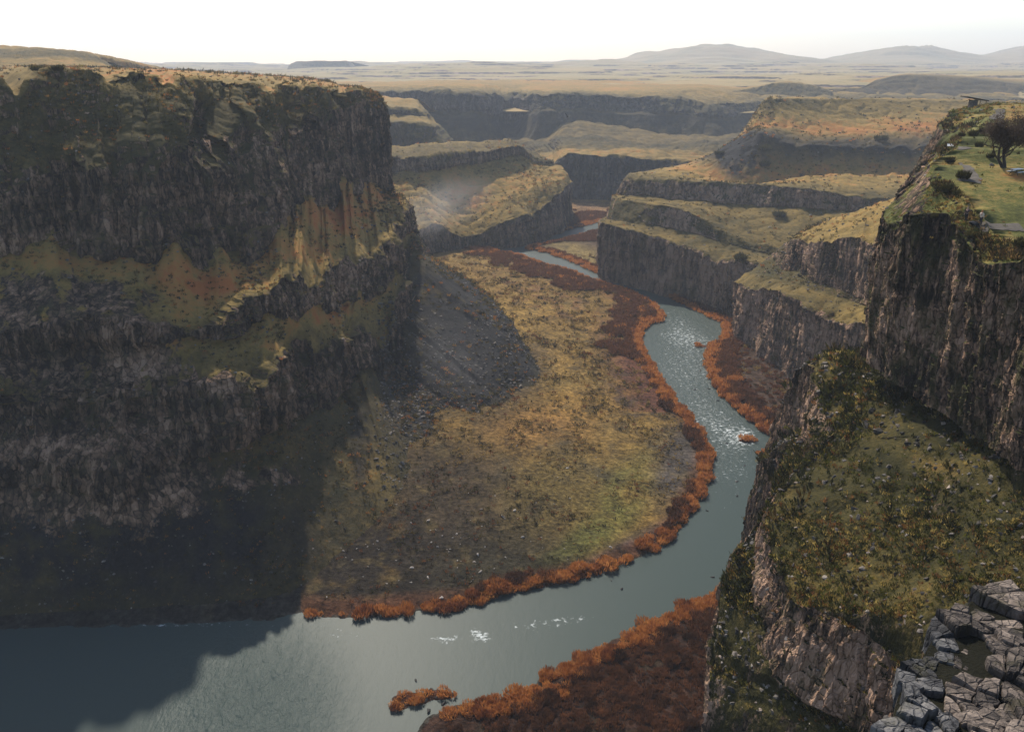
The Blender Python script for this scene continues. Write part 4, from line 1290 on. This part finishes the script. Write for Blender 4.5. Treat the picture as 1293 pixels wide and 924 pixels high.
# ------------------------------------------------------------------ fractured blocks of the near outcrop
bvn = bvh_of(nrg[0])
pts = []
for gx in np.arange(14.5, 25.5, .66):
    for gy in np.arange(21.5, 36, .66):
        if rng.uniform() < .62 + .5 * math.sin(gx * 1.9) * math.sin(gy * 1.4 + 1):
            pts.append((gx + rng.uniform(-.32, .32), gy + rng.uniform(-.32, .32)))
pts = np.array(pts)
M_block = terrain_mat('block_rock', .45, ((.045, .04, .037), (.115, .096, .082), (.19, .155, .130), (.28, .23, .19)), fine=5, lich=.2, buff=.08, bump=.8, each=.34)
M_blk_shade = terrain_mat('shade_tinted_block_rock', .45, ((.035, .035, .037), (.075, .075, .077), (.13, .128, .127), (.20, .19, .18)), fine=5, lich=.2, buff=.05, bump=.8, each=.3)  # same rock, its shade on the left end put into the colour
nblk = 0
for k, c in enumerate(pts):
    qx, qy, _ = proj(np.array((c[0], c[1], 84.5)))
    if not (1120 < qx < 1330 and 735 < qy < 950):
        continue
    z0 = drop(bvn, c[0], c[1])
    gap = float(perlin(np.array([[c[0] / 1.9, c[1] / 1.9, 3.7]]), 9)[0])
    if z0 is None or z0 < 82.2 or gap > .48 or rng.uniform() < .03:
        continue
    poly = np.array([(-2, -2), (2, -2), (2, 2), (-2, 2)], float) + c
    for j, e in enumerate(pts):
        if j == k or abs(e[0] - c[0]) > 3 or abs(e[1] - c[1]) > 3:
            continue
        nrm, mid = e - c, (e + c) / 2
        out = []
        for a, b in zip(poly, np.roll(poly, -1, 0)):
            da, db = (a - mid) @ nrm, (b - mid) @ nrm
            if da <= 0:
                out.append(a)
            if da * db < 0:
                out.append(a + (b - a) * da / (da - db))
        poly = np.array(out)
        if len(poly) < 3:
            break
    if len(poly) < 3:
        continue
    poly = c + (poly - c) * rng.uniform(.92, .985)
    n = len(poly)
    # jagged outline with extra points
    dense = []
    for a, b in zip(poly, np.roll(poly, -1, 0)):
        for t in (0, .33, .66):
            dense.append(a + (b - a) * t + rng.normal(0, .025, 2))
    dense = np.array(dense)
    n = len(dense)
    hh = .3 + rng.uniform(-.16, .2) + 1.3 * float(fbm(np.array([[c[0] / 2.6, c[1] / 2.6, 1.5]]), 3, 4)[0])
    tx, ty = rng.normal(0, .10, 2)
    rel = dense - c
    tl = rel @ np.array((tx, ty))
    rings = [np.column_stack([rel * 1.0, np.full(n, -.9)]), np.column_stack([rel * 1.0, hh - .10 + tl + rng.normal(0, .02, n)]), np.column_stack([rel * .93, hh + tl * .93 + rng.normal(0, .01, n)]), np.column_stack([rel * .5, hh + .03 + tl * .5 + rng.normal(0, .014, n)])]
    V = np.concatenate(rings + [np.array([[0, 0, hh + .02]])])
    F = []
    for r in range(3):
        for i in range(n):
            F.append((r * n + i, r * n + (i + 1) % n, (r + 1) * n + (i + 1) % n, (r + 1) * n + i))
    for i in range(n):
        F.append((3 * n + i, 3 * n + (i + 1) % n, 4 * n))
    o = link('rock_block', mesh_py('rock_block', V, F), M_blk_shade if qx < 1205 and qy > 770 else M_block)
    o.location = (float(c[0]), float(c[1]), float(z0) - .15)
    if qx < 1205 and qy > 770:
        tag(o, 'angular block tinted blue grey as in shade at the left end of the outcrop', 'rock', 'shade tinted blocks of the outcrop')
    else:
        tag(o, 'pale sunlit angular block packed into the fractured outcrop', 'rock', 'pale blocks of the outcrop')
    nblk += 1
print('blocks', nblk)

# ------------------------------------------------------------------ the overlook lawn
bvr = bvh_of(rcg[0])


def path_strip(name, pix, wd, mat, label):
    c = np.array([hit(bvr, *p) for p in pix])
    X = np.arange(len(c), dtype=float)
    n = (len(c) - 1) * 14 + 1
    c = pchip(X, c, np.linspace(0, len(c) - 1, n))
    t = np.gradient(c[:, :2], axis=0)
    t /= np.maximum(np.linalg.norm(t, axis=1, keepdims=True), 1e-6)
    nn = np.column_stack([-t[:, 1], t[:, 0]])
    wds = np.interp(np.linspace(0, 1, n), np.linspace(0, 1, len(wd)), wd)
    k = 7
    V = np.empty((n, k, 3))
    for j in range(k):
        xy = c[:, :2] + nn * (wds * (j / (k - 1) - .5))[:, None] * (1 + .28 * fbm(np.column_stack([c[:, :2] / 1.1, np.full(n, j * 7.3)]), 3, 77)[:, None] * (j in (0, k - 1)) * 2)
        for i in range(n):
            zz = drop(bvr, xy[i, 0], xy[i, 1])
            V[i, j] = (xy[i, 0], xy[i, 1], (c[i, 2] if zz is None else zz) + .07)
    tag(link(name, mesh_np(name, V, grid_faces(n, k)), mat), label, kind='structure')


g = NG('worn_gravel')
nz = g.noise(g.pos(), 2.5, 7, .7)
g.bsdf(g.ramp(nz, [(.3, (.060, .053, .045)), (.7, (.115, .10, .082))]), .95, nz, .4, .05)
M_path = g.m
path_strip('footpath', [(1290, 287), (1268, 287), (1249, 285), (1232, 280)], [2.2, 1.9, 1.3, .6], M_path, 'grey gravel path beside the two visitors')
path_strip('footpath', [(1224, 230), (1225, 222), (1222, 213), (1213, 206)], [2.6, 1.9, 1.1, .4], M_path, 'short grey gravel path across the lawn')
path_strip('footpath', [(1221, 189), (1212, 187), (1205, 186)], [2.0, 3.4, 1.6], M_path, 'grey gravel patch beside the white panel')
path_strip('footpath', [(1257, 152), (1261, 145), (1264, 138)], [2.6, 2.2, 1.6], M_path, 'thin grey path climbing towards the shelter')


def tube(path, radii, sides=5):
    path = np.array(path, float)
    V, F = [], []
    for i, (p, r) in enumerate(zip(path, radii)):
        t = path[min(i + 1, len(path) - 1)] - path[max(i - 1, 0)]
        t /= max(np.linalg.norm(t), 1e-6)
        a = np.cross(t, (0.3, .9, .2))
        a /= max(np.linalg.norm(a), 1e-6)
        b = np.cross(t, a)
        for s in range(sides):
            an = 2 * math.pi * s / sides
            V.append(p + (a * math.cos(an) + b * math.sin(an)) * r)
    for i in range(len(path) - 1):
        for s in range(sides):
            F.append((i * sides + s, i * sides + (s + 1) % sides, (i + 1) * sides + (s + 1) % sides, (i + 1) * sides + s))
    return V, F


def tree(px, py, hgt_, wid_, label, seed, leafcol, nleaf=2600, dense=1.0):
    q = np.random.default_rng(seed)
    b = hit(bvr, px, py)
    root = empty('tree', b - [0, 0, .1])
    tag(root, label, 'tree')
    TV, TF, BV, BF, tips = [], [], [], [], []

    def add(V, F, TV, TF):
        o = len(TV)
        TV.extend(V)
        TF.extend([tuple(i + o for i in f) for f in F])

    def grow(p, d, ln, r, lev):
        pts_ = [p]
        for s in range(4):
            d = d + q.normal(0, .16, 3) + np.array([0, 0, .05])
            d /= np.linalg.norm(d)
            pts_.append(pts_[-1] + d * ln / 4)
        add(*tube(pts_, np.linspace(r, r * .5, 5), 6 if lev < 2 else 3), *((TV, TF) if lev == 0 else (BV, BF)))
        if lev >= 4:
            tips.extend(pts_[1:])
            return
        nb_ = 4 if lev == 0 else 3
        for k in range(nb_ + (lev == 0)):
            a = q.uniform(0, 6.28)
            out = np.array([math.cos(a), math.sin(a), q.uniform(.05, .9)])
            nd = d * .55 + out * .75
            nd /= np.linalg.norm(nd)
            at_ = pts_[int(q.integers(2, 5))]
            grow(at_, nd, ln * q.uniform(.62, .85), r * .5, lev + 1)
            if lev >= 2:
                tips.append(at_)
    for k in range(3):
        a = q.uniform(0, 6.28)
        grow(np.array([.12 * math.cos(a), .12 * math.sin(a), 0]), np.array([math.cos(a) * .35, math.sin(a) * .35, 1]), hgt_ * .36, hgt_ * .028, 0)
    tips = np.array(tips)
    sc_ = np.array([wid_ / max(np.ptp(tips[:, 0]), .1), wid_ / max(np.ptp(tips[:, 1]), .1), hgt_ / tips[:, 2].max()])
    TV, BV = np.array(TV) * sc_, np.array(BV) * sc_
    link('trunk', mesh_py('trunk', TV, TF, True), M_bark, root)
    # fine twigs and last leaves
    tp_ = tips[q.integers(0, len(tips), int(nleaf * dense))] * sc_ + q.normal(0, .16 * hgt_ / 6, (int(nleaf * dense), 3))
    dr_ = q.normal(0, 1, (len(tp_), 3))
    dr_ /= np.linalg.norm(dr_, axis=1, keepdims=True)
    sd_ = np.cross(dr_, q.normal(0, 1, (len(tp_), 3))) * .03
    L_ = q.uniform(.12, .38, (len(tp_), 1)) * hgt_ / 6
    LV = np.stack([tp_ - sd_, tp_ + sd_, tp_ + dr_ * L_], 1).reshape(-1, 3)
    LF = np.arange(len(LV)).reshape(-1, 3)
    nb0 = len(BV)
    crown = mesh_py('crown', np.concatenate([BV, LV]), [tuple(f) for f in BF] + [tuple(f + nb0) for f in LF])
    link('crown', crown, leafcol, root)
    return root


M_bark = simple_mat('dark_bark', (.045, .036, .030), .95, .4, 4, .5)
M_twig = leaf_mat('bare_twigs', [(.3, (.045, .034, .028)), (.6, (.085, .062, .048)), (.9, (.13, .09, .055))], 1.2)
tree(1268, 212, 7.4, 8.2, 'dark bare branched tree standing on the overlook lawn', 3, M_twig, 9000)
tree(1297, 207, 6.2, 5.4, 'second bare tree cut by the frame edge beside the lawn', 4, M_twig, 6000)

# shrubs of the lawn and of the far slopes, one by one
M_shrub = leaf_mat('dark_sage', [(.3, (.022, .022, .010)), (.6, (.050, .046, .018)), (.9, (.10, .08, .03))], .8)
bvm = bvh_of(GRIDS['cliff.003'][0])
bvl = bvh_of(lwg[0])
sm = [mesh_np('shrub_twigs', *twig_fan(340, .7, .9, .05, 90 + s), True) for s in range(4)]
for m in sm:
    m.materials.append(M_shrub)
for bv, px, py, h, lab in [
        (bvr, 1229, 172, 1.5, 'dark round shrub on the slope above the white panel'), (bvr, 1214, 173, 1.1, 'low brown shrub left of the larger slope shrub'),
        (bvr, 1241, 168, 1.5, 'dark shrub at the upper edge of the lawn slope'), (bvr, 1236, 186, 1.2, 'shrub at the end of the gravel patch'),
        (bvr, 1199, 206, 1.3, 'green shrub below the white panel near the cliff edge'), (bvr, 1216, 226, 1.6, 'dark brown shrub at the left edge of the gravel path'),
        (bvr, 1196, 243, 1.5, 'dark shrub at the cliff rim below the lawn'), (bvr, 1208, 247, 1.1, 'small dark shrub beside the rim shrub'),
        (bvr, 1288, 312, 1.5, 'rusty brown shrub on the rim beneath the gravel path'), (bvr, 1250, 200, 1.0, 'small shrub in front of the bare tree'),
        (bvr, 1180, 276, .9, 'small shrub at the pale cliff corner'), (bvr, 1225, 300, 1.0, 'dark shrub hanging on the cliff lip below the visitors'),
        (bvm, 984, 274, 4.5, 'dark round bush on the olive slope across the river'), (bvm, 966, 190, 5.0, 'dark bush in the notch of the scree band'),
        (bvm, 908, 196, 4.0, 'dark bush on the ridge of the scree cone'), (bvm, 935, 328, 4.0, 'dark bush above the lower cliff across the river'),
        (bvm, 1112, 178, 5.5, 'dark bush on top of the long scree band'), (bvm, 965, 210, 4.5, 'olive bush at the foot of the scree band'),
        (bvl, 47, 90, 2.0, 'dark rim shrub left of the trail on the left plateau'), (bvl, 73, 90, 2.2, 'dark rim shrub above the trail on the left plateau')]:
    p = hit(bv, px, py)
    if p is None:
        print('shrub missed', lab)
        continue
    o = bpy.data.objects.new('shrub', sm[int(rng.integers(0, 4))])
    COL.objects.link(o)
    o.location = p.tolist()
    w_s = h * (.62 if bv is bvr else .9)
    o.scale = (w_s, w_s, h * .8)
    o.rotation_euler = (0, 0, float(rng.uniform(0, 6.28)))
    tag(o, lab, 'shrub')


# ------------------------------------------------------------------ built things
def box(V, F, c, s, R=None):
    o = len(V)
    for dx in (-.5, .5):
        for dy in (-.5, .5):
            for dz in (-.5, .5):
                v = np.array((dx * s[0], dy * s[1], dz * s[2]))
                if R is not None:
                    v = R @ v
                V.append(v + np.array(c))
    F.extend([tuple(o + i for i in f) for f in ((0, 1, 3, 2), (4, 6, 7, 5), (0, 4, 5, 1), (2, 3, 7, 6), (0, 2, 6, 4), (1, 5, 7, 3))])


def bxpart(name, boxes, mat, parent, bev=.02):
    V, F = [], []
    for b in boxes:
        box(V, F, *b)
    o = link(name, mesh_py(name, V, F), mat, parent)
    if bev:
        md = o.modifiers.new('bevel', 'BEVEL')
        md.width = bev
        md.segments = 2
    return o


def roty(a):
    c, s = math.cos(a), math.sin(a)
    return np.array(((c, 0, s), (0, 1, 0), (-s, 0, c)))


def rotx(a):
    c, s = math.cos(a), math.sin(a)
    return np.array(((1, 0, 0), (0, c, -s), (0, s, c)))


M_roof = simple_mat('dark_roof', (.035, .034, .034), .8, .3, 2, .3)
M_stone = simple_mat('stone_pier', (.075, .066, .060), .95, .5, 3, .8)
M_wood = simple_mat('grey_wood', (.16, .13, .10), .9, .3, 5, .3)
M_white = simple_mat('white_panel', (.70, .70, .68), .5, .06, 4, .05)
M_steel = simple_mat('dark_post', (.05, .048, .045), .6, .2, 5, .1)

b = hit(bvr, 1229, 136)
sh = tag(empty('shelter', b - [0, 0, .1]), 'dark shelter with a slanted roof on a stone pier at the overlook rim', 'shelter')
bxpart('roof', [((-.1, 0, 2.35), (5.9, 3.6, .22), roty(.17))], M_roof, sh, .03)
bxpart('fascia', [((-2.92, 0, 2.86), (.10, 3.7, .34), roty(.17))], M_wood, sh)
bxpart('pier', [((-.3, 0, .9), (1.25, 2.2, 2.2)), ((-.3, 0, .15), (1.5, 2.5, .5))], M_stone, sh, .06)
for yy in (-1.4, 1.4):
    bxpart('post', [((2.3, yy, .8), (.16, .16, 2.0))], M_wood, sh, .01)
    bxpart('brace', [((-1.4, yy * .9, 1.75), (1.9, .12, .14), roty(-.42))], M_wood, sh, .01)

b = hit(bvr, 1199, 189)
sg = tag(empty('sign', b - [0, 0, .05], -.35), 'white tilted information panel on two dark posts by the rim', 'sign')
bxpart('panel', [((0, 0, .78), (.95, .62, .035), rotx(.6))], M_white, sg, .008)
bxpart('frame', [((0, -.262, .595), (1.01, .05, .06), rotx(.6)), ((0, .262, .965), (1.01, .05, .06), rotx(.6))], M_steel, sg, .006)
for xx in (-.38, .38):
    bxpart('post', [((xx, .05, .33), (.07, .07, .8))], M_steel, sg, .006)

b = hit(bvr, 1283, 221)
tb = tag(empty('picnic_table', b, .5), 'pale picnic table on the rust coloured lawn under the bare trees', 'picnic table')
bxpart('table_top', [((0, yy, .75), (1.8, .14, .04)) for yy in (-.32, -.16, 0, .16, .32)], M_white, tb, .006)
for yy in (-.72, .72):
    bxpart('seat', [((0, yy, .45), (1.8, .24, .04))], M_white, tb, .006)
for xx in (-.6, .6):
    bxpart('leg', [((xx, -.38, .37), (.08, .05, .82), rotx(-.5)), ((xx, .38, .37), (.08, .05, .82), rotx(.5)), ((xx, 0, .40), (.08, 1.6, .06))], M_steel, tb, .005)


# ------------------------------------------------------------------ people
def skinned(name, verts, edges, mat, parent, root=0, sub=2):
    me = bpy.data.meshes.new(name)
    me.from_pydata([v[0] for v in verts], edges, [])
    o = link(name, me, None, parent)
    md = o.modifiers.new('skin', 'SKIN')
    md.use_smooth_shade = True
    for i, v in enumerate(verts):
        s = me.skin_vertices[0].data[i]
        r = v[1]
        s.radius = r if isinstance(r, tuple) else (r, r)
    me.skin_vertices[0].data[root].use_root = True
    md2 = o.modifiers.new('sub', 'SUBSURF')
    md2.levels = sub
    md2.render_levels = sub
    if mat:
        me.materials.append(mat)
    return o


def person(loc, rz, skin, hair, top, trousers, shoe, label, lean=0.0, hips=.94, bent=0.0, hairlen=.0):
    root = tag(empty('person', loc, rz), label, 'person')
    # standing, one hand raised towards the face, the other by the hip
    J = dict(pel=(0, 0, .95), wai=(0, .01, 1.08), che=(0, 0, 1.30), nec=(0, 0, 1.47), chin=(0, -.02, 1.55), head=(0, -.01, 1.65), top=(0, .01, 1.73),
             shl=(-.17, 0, 1.41), ell=(-.25, .02, 1.15), wrl=(-.24, -.10, .93), hal=(-.235, -.13, .85), shr=(.17, 0, 1.41), elr=(.27, -.06, 1.17), wrr=(.15, -.24, 1.28), har=(.10, -.28, 1.34),
             hil=(-.09, 0, .90), knl=(-.11, -.02, .50), anl=(-.12, .02, .09), tol=(-.14, -.15, .03), hir=(.09, 0, .90), knr=(.11, -.03, .50), anr=(.12, .01, .09), tor=(.15, -.16, .03))
    Rr = dict(pel=(.13, .10), wai=(.12, .09), che=(.15, .11), nec=.055, chin=.07, head=(.082, .10), top=.06, shl=.06, ell=.042, wrl=.030, hal=(.042, .02), shr=.06, elr=.042, wrr=.030, har=(.042, .02),
              hil=.088, knl=.058, anl=.040, tol=.035, hir=.088, knr=.058, anr=.040, tor=.035)
    E = [('pel', 'wai'), ('wai', 'che'), ('che', 'nec'), ('nec', 'chin'), ('chin', 'head'), ('head', 'top'), ('che', 'shl'), ('shl', 'ell'), ('ell', 'wrl'), ('wrl', 'hal'), ('che', 'shr'), ('shr', 'elr'), ('elr', 'wrr'), ('wrr', 'har'),
         ('pel', 'hil'), ('hil', 'knl'), ('knl', 'anl'), ('anl', 'tol'), ('pel', 'hir'), ('hir', 'knr'), ('knr', 'anr'), ('anr', 'tor')]

    def sub_(keys, grow, nm, mat, rootk):
        ks = list(keys)
        vs_ = []
        for k in ks:
            r = Rr[k]
            r = tuple(x + grow for x in r) if isinstance(r, tuple) else r + grow
            vs_.append((J[k], r))
        es = [(ks.index(a), ks.index(b)) for a, b in E if a in ks and b in ks]
        return skinned(nm, vs_, es, mat, root, ks.index(rootk))
    # fingers: short chains rooted in the palms
    fv, fe = [], []
    for hx, hy, hz_, dx, dy, dz in ((-.235, -.13, .85, 0, -.25, -1), (.10, -.28, 1.34, -.45, -.2, .85)):
        d = np.array((dx, dy, dz)) / np.linalg.norm((dx, dy, dz))
        for k, (o_, l_) in enumerate(((-.027, .070), (-.009, .080), (.009, .076), (.027, .060))):
            s_ = len(fv)
            b0 = np.array((hx, hy, hz_)) + np.array((o_ * .3, o_, 0))
            fv += [(tuple(b0), .010), (tuple(b0 + d * l_ * .6), .009), (tuple(b0 + d * l_ + np.array((0, -.012, 0))), .007)]
            fe += [(s_, s_ + 1), (s_ + 1, s_ + 2)]
        s_ = len(fv)
        b0 = np.array((hx, hy, hz_)) - d * .03
        fv += [(tuple(b0), .011), (tuple(b0 + d * .03 + np.array((0, -.045, .005))), .010), (tuple(b0 + d * .06 + np.array((0, -.06, .01))), .008)]
        fe += [(s_, s_ + 1), (s_ + 1, s_ + 2)]
    body = sub_(J.keys(), 0, 'body', skin, 'pel')
    # nose and ears grow out of the same body mesh
    me = body.data
    fing = skinned('hands', fv, fe, skin, body)
    for k in range(0, len(fv), 3):
        fing.data.skin_vertices[0].data[k].use_root = True
    sub_(['wai', 'che', 'shl', 'ell', 'wrl', 'shr', 'elr', 'wrr', 'pel'], .014, 'jacket', top, 'wai')
    sub_(['pel', 'hil', 'knl', 'anl', 'hir', 'knr', 'anr'], .012, 'trousers', trousers, 'pel')
    for a, t, n in (('anl', 'tol', 0), ('anr', 'tor', 1)):
        pa, pt_ = np.array(J[a]), np.array(J[t])
        skinned('shoe', [(tuple(pa + (0, .03, -.04)), .050), (tuple((pa + pt_) / 2 + (0, 0, -.015)), .048), (tuple(pt_ + (0, -.02, .01)), .040)], [(0, 1), (1, 2)], shoe, root)
    hv = [((0, .035, 1.60 - hairlen), .055), ((0, .05, 1.66), .082), ((0, .012, 1.735), .070), ((0, -.05, 1.735), .045)]
    skinned('hair', hv, [(0, 1), (1, 2), (2, 3)], hair, root, 1)
    # face
    V, F = [], []
    box(V, F, (0, -.118, 1.635), (.022, .03, .035), rotx(.3))
    link('nose', mesh_py('nose', V, F), skin, body)
    V, F = [], []
    for xx in (-.032, .032):
        box(V, F, (xx, -.098, 1.665), (.022, .012, .010))
    link('eyes', mesh_py('eyes', V, F), M_steel, body)
    V, F = [], []
    box(V, F, (0, -.094, 1.585), (.045, .012, .012))
    link('mouth', mesh_py('mouth', V, F), simple_mat('lips', (.30, .12, .10), .6), body)
    return root


M_skin = simple_mat('skin', (.48, .30, .21), .6, .08, 8, .05)
M_hair1 = simple_mat('auburn_hair', (.30, .13, .05), .7, .3, 20, .3)
M_hair2 = simple_mat('dark_hair', (.03, .022, .018), .7, .3, 20, .3)
M_top1 = simple_mat('cream_jacket', (.62, .52, .40), .9, .12, 10, .3)
M_top2 = simple_mat('brown_jacket', (.075, .05, .045), .9, .2, 10, .3)
M_tr = simple_mat('dark_trousers', (.022, .022, .026), .9, .2, 10, .3)
p1 = hit(bvr, 1237, 285)
person(p1 - [0, 0, .03], 2.0, M_skin, M_hair1, M_top1, M_tr, M_tr, 'person in a cream jacket and dark trousers standing by the gravel path', hairlen=.08)
p2 = hit(bvr, 1219, 280)
person(p2 - [0, 0, .03], -1.2, M_skin, M_hair2, M_top2, M_tr, M_tr, 'person dressed all in dark brown near the cliff edge')
p3 = hit(bvr, 1228, 284)
boulder(p3[0], p3[1], p3[2] + .12, .75, bw_, 'low dark rock between the two visitors on the lawn', None)

# ------------------------------------------------------------------ bird
q = at(716.5, 147.5, 150)
bd = []
prof = [(-.30, .012), (-.22, .035), (-.10, .065), (.05, .075), (.16, .055), (.22, .045), (.27, .035), (.33, .008)]
V, F = tube([(x, 0, .02 * math.sin(x * 6)) for x, r in prof], [r for x, r in prof], 10)
V = [np.array(v) for v in V]
V.append(np.array((-.46, .08, 0)))
V.append(np.array((-.46, -.08, 0)))
V.append(np.array((-.22, 0, .03)))
V.append(np.array((-.22, 0, .0)))
n = len(V)
F += [(n - 4, n - 3, n - 2), (n - 3, n - 4, n - 1)]
for s in (-1, 1):
    o_ = len(V)
    lead = [(.12, .05 * s, .02), (.20, .24 * s, .16), (.10, .46 * s, .30), (-.06, .62 * s, .38)]
    trail = [(-.10, .05 * s, .02), (-.09, .24 * s, .14), (-.12, .44 * s, .28), (-.12, .62 * s, .37)]
    for a, t in zip(lead, trail):
        a, t = np.array(a), np.array(t)
        V += [a, t, (a + t) / 2 + (0, 0, .022), (a + t) / 2 - (0, 0, .008)]
    for i in range(3):
        a0, a1 = o_ + 4 * i, o_ + 4 * i + 4
        F += [(a0, a1, a1 + 2, a0 + 2), (a0 + 2, a1 + 2, a1 + 1, a0 + 1), (a0, a0 + 3, a1 + 3, a1), (a0 + 3, a0 + 1, a1 + 1, a1 + 3)]
o = link('bird', mesh_py('bird', V, F, True), simple_mat('dark_plumage', (.022, .020, .024), .6, .3, 20, .1))
o.location = q.tolist()
o.rotation_euler = (.5, -.2, 1.1)
tag(o, 'small dark bird gliding with raised wings over the far canyon', 'bird')


# ------------------------------------------------------------------ spray of the falls drifting up the gorge
def mist(loc, rad, dens, label, seed=0):
    import bmesh
    bm = bmesh.new()
    bmesh.ops.create_icosphere(bm, subdivisions=3, radius=1.0)
    me = bpy.data.meshes.new('mist')
    bm.to_mesh(me)
    bm.free()
    g = NG('spray')
    v = g.n('ShaderNodeVolumePrincipled')
    tc = g.n('ShaderNodeTexCoord')
    gr = g.n('ShaderNodeTexGradient', gradient_type='SPHERICAL')
    g.link(tc.outputs['Object'], gr.inputs[0])
    mp = g.n('ShaderNodeMapping')
    mp.inputs['Location'].default_value = (seed, 0, 0)
    mp.inputs['Scale'].default_value = (1.6, 1.6, 1.3)
    g.link(tc.outputs['Object'], mp.inputs[0])
    nz = g.noise(mp.outputs[0], 1.2, 4, .6, .4)
    d = g.math('MULTIPLY', g.math('POWER', gr.outputs['Fac'], 1.3), g.ramp(nz, [(.32, 0.0), (.7, 1.0)]))
    g.link(g.math('MULTIPLY', d, dens), v.inputs['Density'])
    v.inputs['Color'].default_value = (.95, .96, 1, 1)
    v.inputs['Anisotropy'].default_value = .4
    g.link(v.outputs[0], g.out.inputs['Volume'])
    o = link('mist', me, g.m)
    o.location = np.asarray(loc).tolist()
    o.scale = rad
    o.rotation_euler = (0, -.35, 0)
    tag(o, label, kind='stuff')


mist(at(552, 262, 425), (38, 22, 17), .022, 'white spray drifting across the golden slope beside the dark wall')
mist(at(572, 455, 240), (17, 14, 22), .007, 'faint bluish spray hanging over the dark talus', 3.0)

# ================================================================== LIGHT, AIR, CAMERA
SUN_AZ, SUN_EL = -14.0, 42.5                # azimuth from straight ahead (minus = left), elevation
w = bpy.data.worlds.new('World')
sc.world = w
w.use_nodes = True
nt = w.node_tree
nt.nodes.clear()
sky = nt.nodes.new('ShaderNodeTexSky')
sky.sky_type = 'NISHITA'
sky.sun_disc = False
sky.sun_elevation = math.radians(SUN_EL)
sky.sun_rotation = math.radians(SUN_AZ)
sky.altitude = 200
sky.air_density = 1.0
sky.dust_density = 1.4
sky.ozone_density = 1.0
bg = nt.nodes.new('ShaderNodeBackground')
bg.inputs['Strength'].default_value = .15
wo = nt.nodes.new('ShaderNodeOutputWorld')
nt.links.new(sky.outputs[0], bg.inputs[0])
nt.links.new(bg.outputs[0], wo.inputs[0])
ld = bpy.data.lights.new('sun', 'SUN')
ld.energy = 5.0
ld.angle = math.radians(1.2)
ld.color = (1.0, .90, .76)
lo = bpy.data.objects.new('sun', ld)
COL.objects.link(lo)
az, el_ = math.radians(SUN_AZ), math.radians(SUN_EL)
from mathutils import Vector
sd = Vector((math.sin(az) * math.cos(el_), math.cos(az) * math.cos(el_), math.sin(el_)))
lo.rotation_euler = sd.to_track_quat('Z', 'Y').to_euler()
lo.location = (0, 0, 400)

bx = np.array([(x, y, z_) for x in (-6500, 6500) for y in (-400, 7000) for z_ in (-6, 330)], float)
hf_ = np.array([(0, 1, 3, 2), (4, 6, 7, 5), (0, 4, 5, 1), (2, 3, 7, 6), (0, 2, 6, 4), (1, 5, 7, 3)])
me = mesh_np('haze', bx, hf_, False)
m, nt, N, L = newmat('thin_haze')
o_ = N.new('ShaderNodeOutputMaterial')
v_ = N.new('ShaderNodeVolumePrincipled')
v_.inputs['Color'].default_value = (.78, .87, 1, 1)
v_.inputs['Density'].default_value = 1.6e-4
v_.inputs['Anisotropy'].default_value = .12
L.new(v_.outputs[0], o_.inputs['Volume'])
tag(link('haze', me, m), 'pale haze filling the canyon air', kind='stuff')

cd = bpy.data.cameras.new('camera')
cd.sensor_fit = 'HORIZONTAL'
cd.sensor_width = 36
cd.lens = 36 * FL / FW
cd.clip_start = .3
cd.clip_end = 20000
co = bpy.data.objects.new('camera', cd)
COL.objects.link(co)
co.location = (0, 0, CAMZ)
co.rotation_euler = (math.pi / 2 - PIT, 0, 0)
sc.camera = co
sc.render.engine = 'CYCLES'
sc.cycles.use_denoising = True
sc.cycles.max_bounces = 6
sc.cycles.diffuse_bounces = 3
sc.cycles.volume_bounces = 0
sc.cycles.volume_step_rate = 1
sc.view_settings.view_transform = 'Standard'
sc.view_settings.look = 'None'
sc.view_settings.exposure = 0.42
sc.view_settings.gamma = 1.0
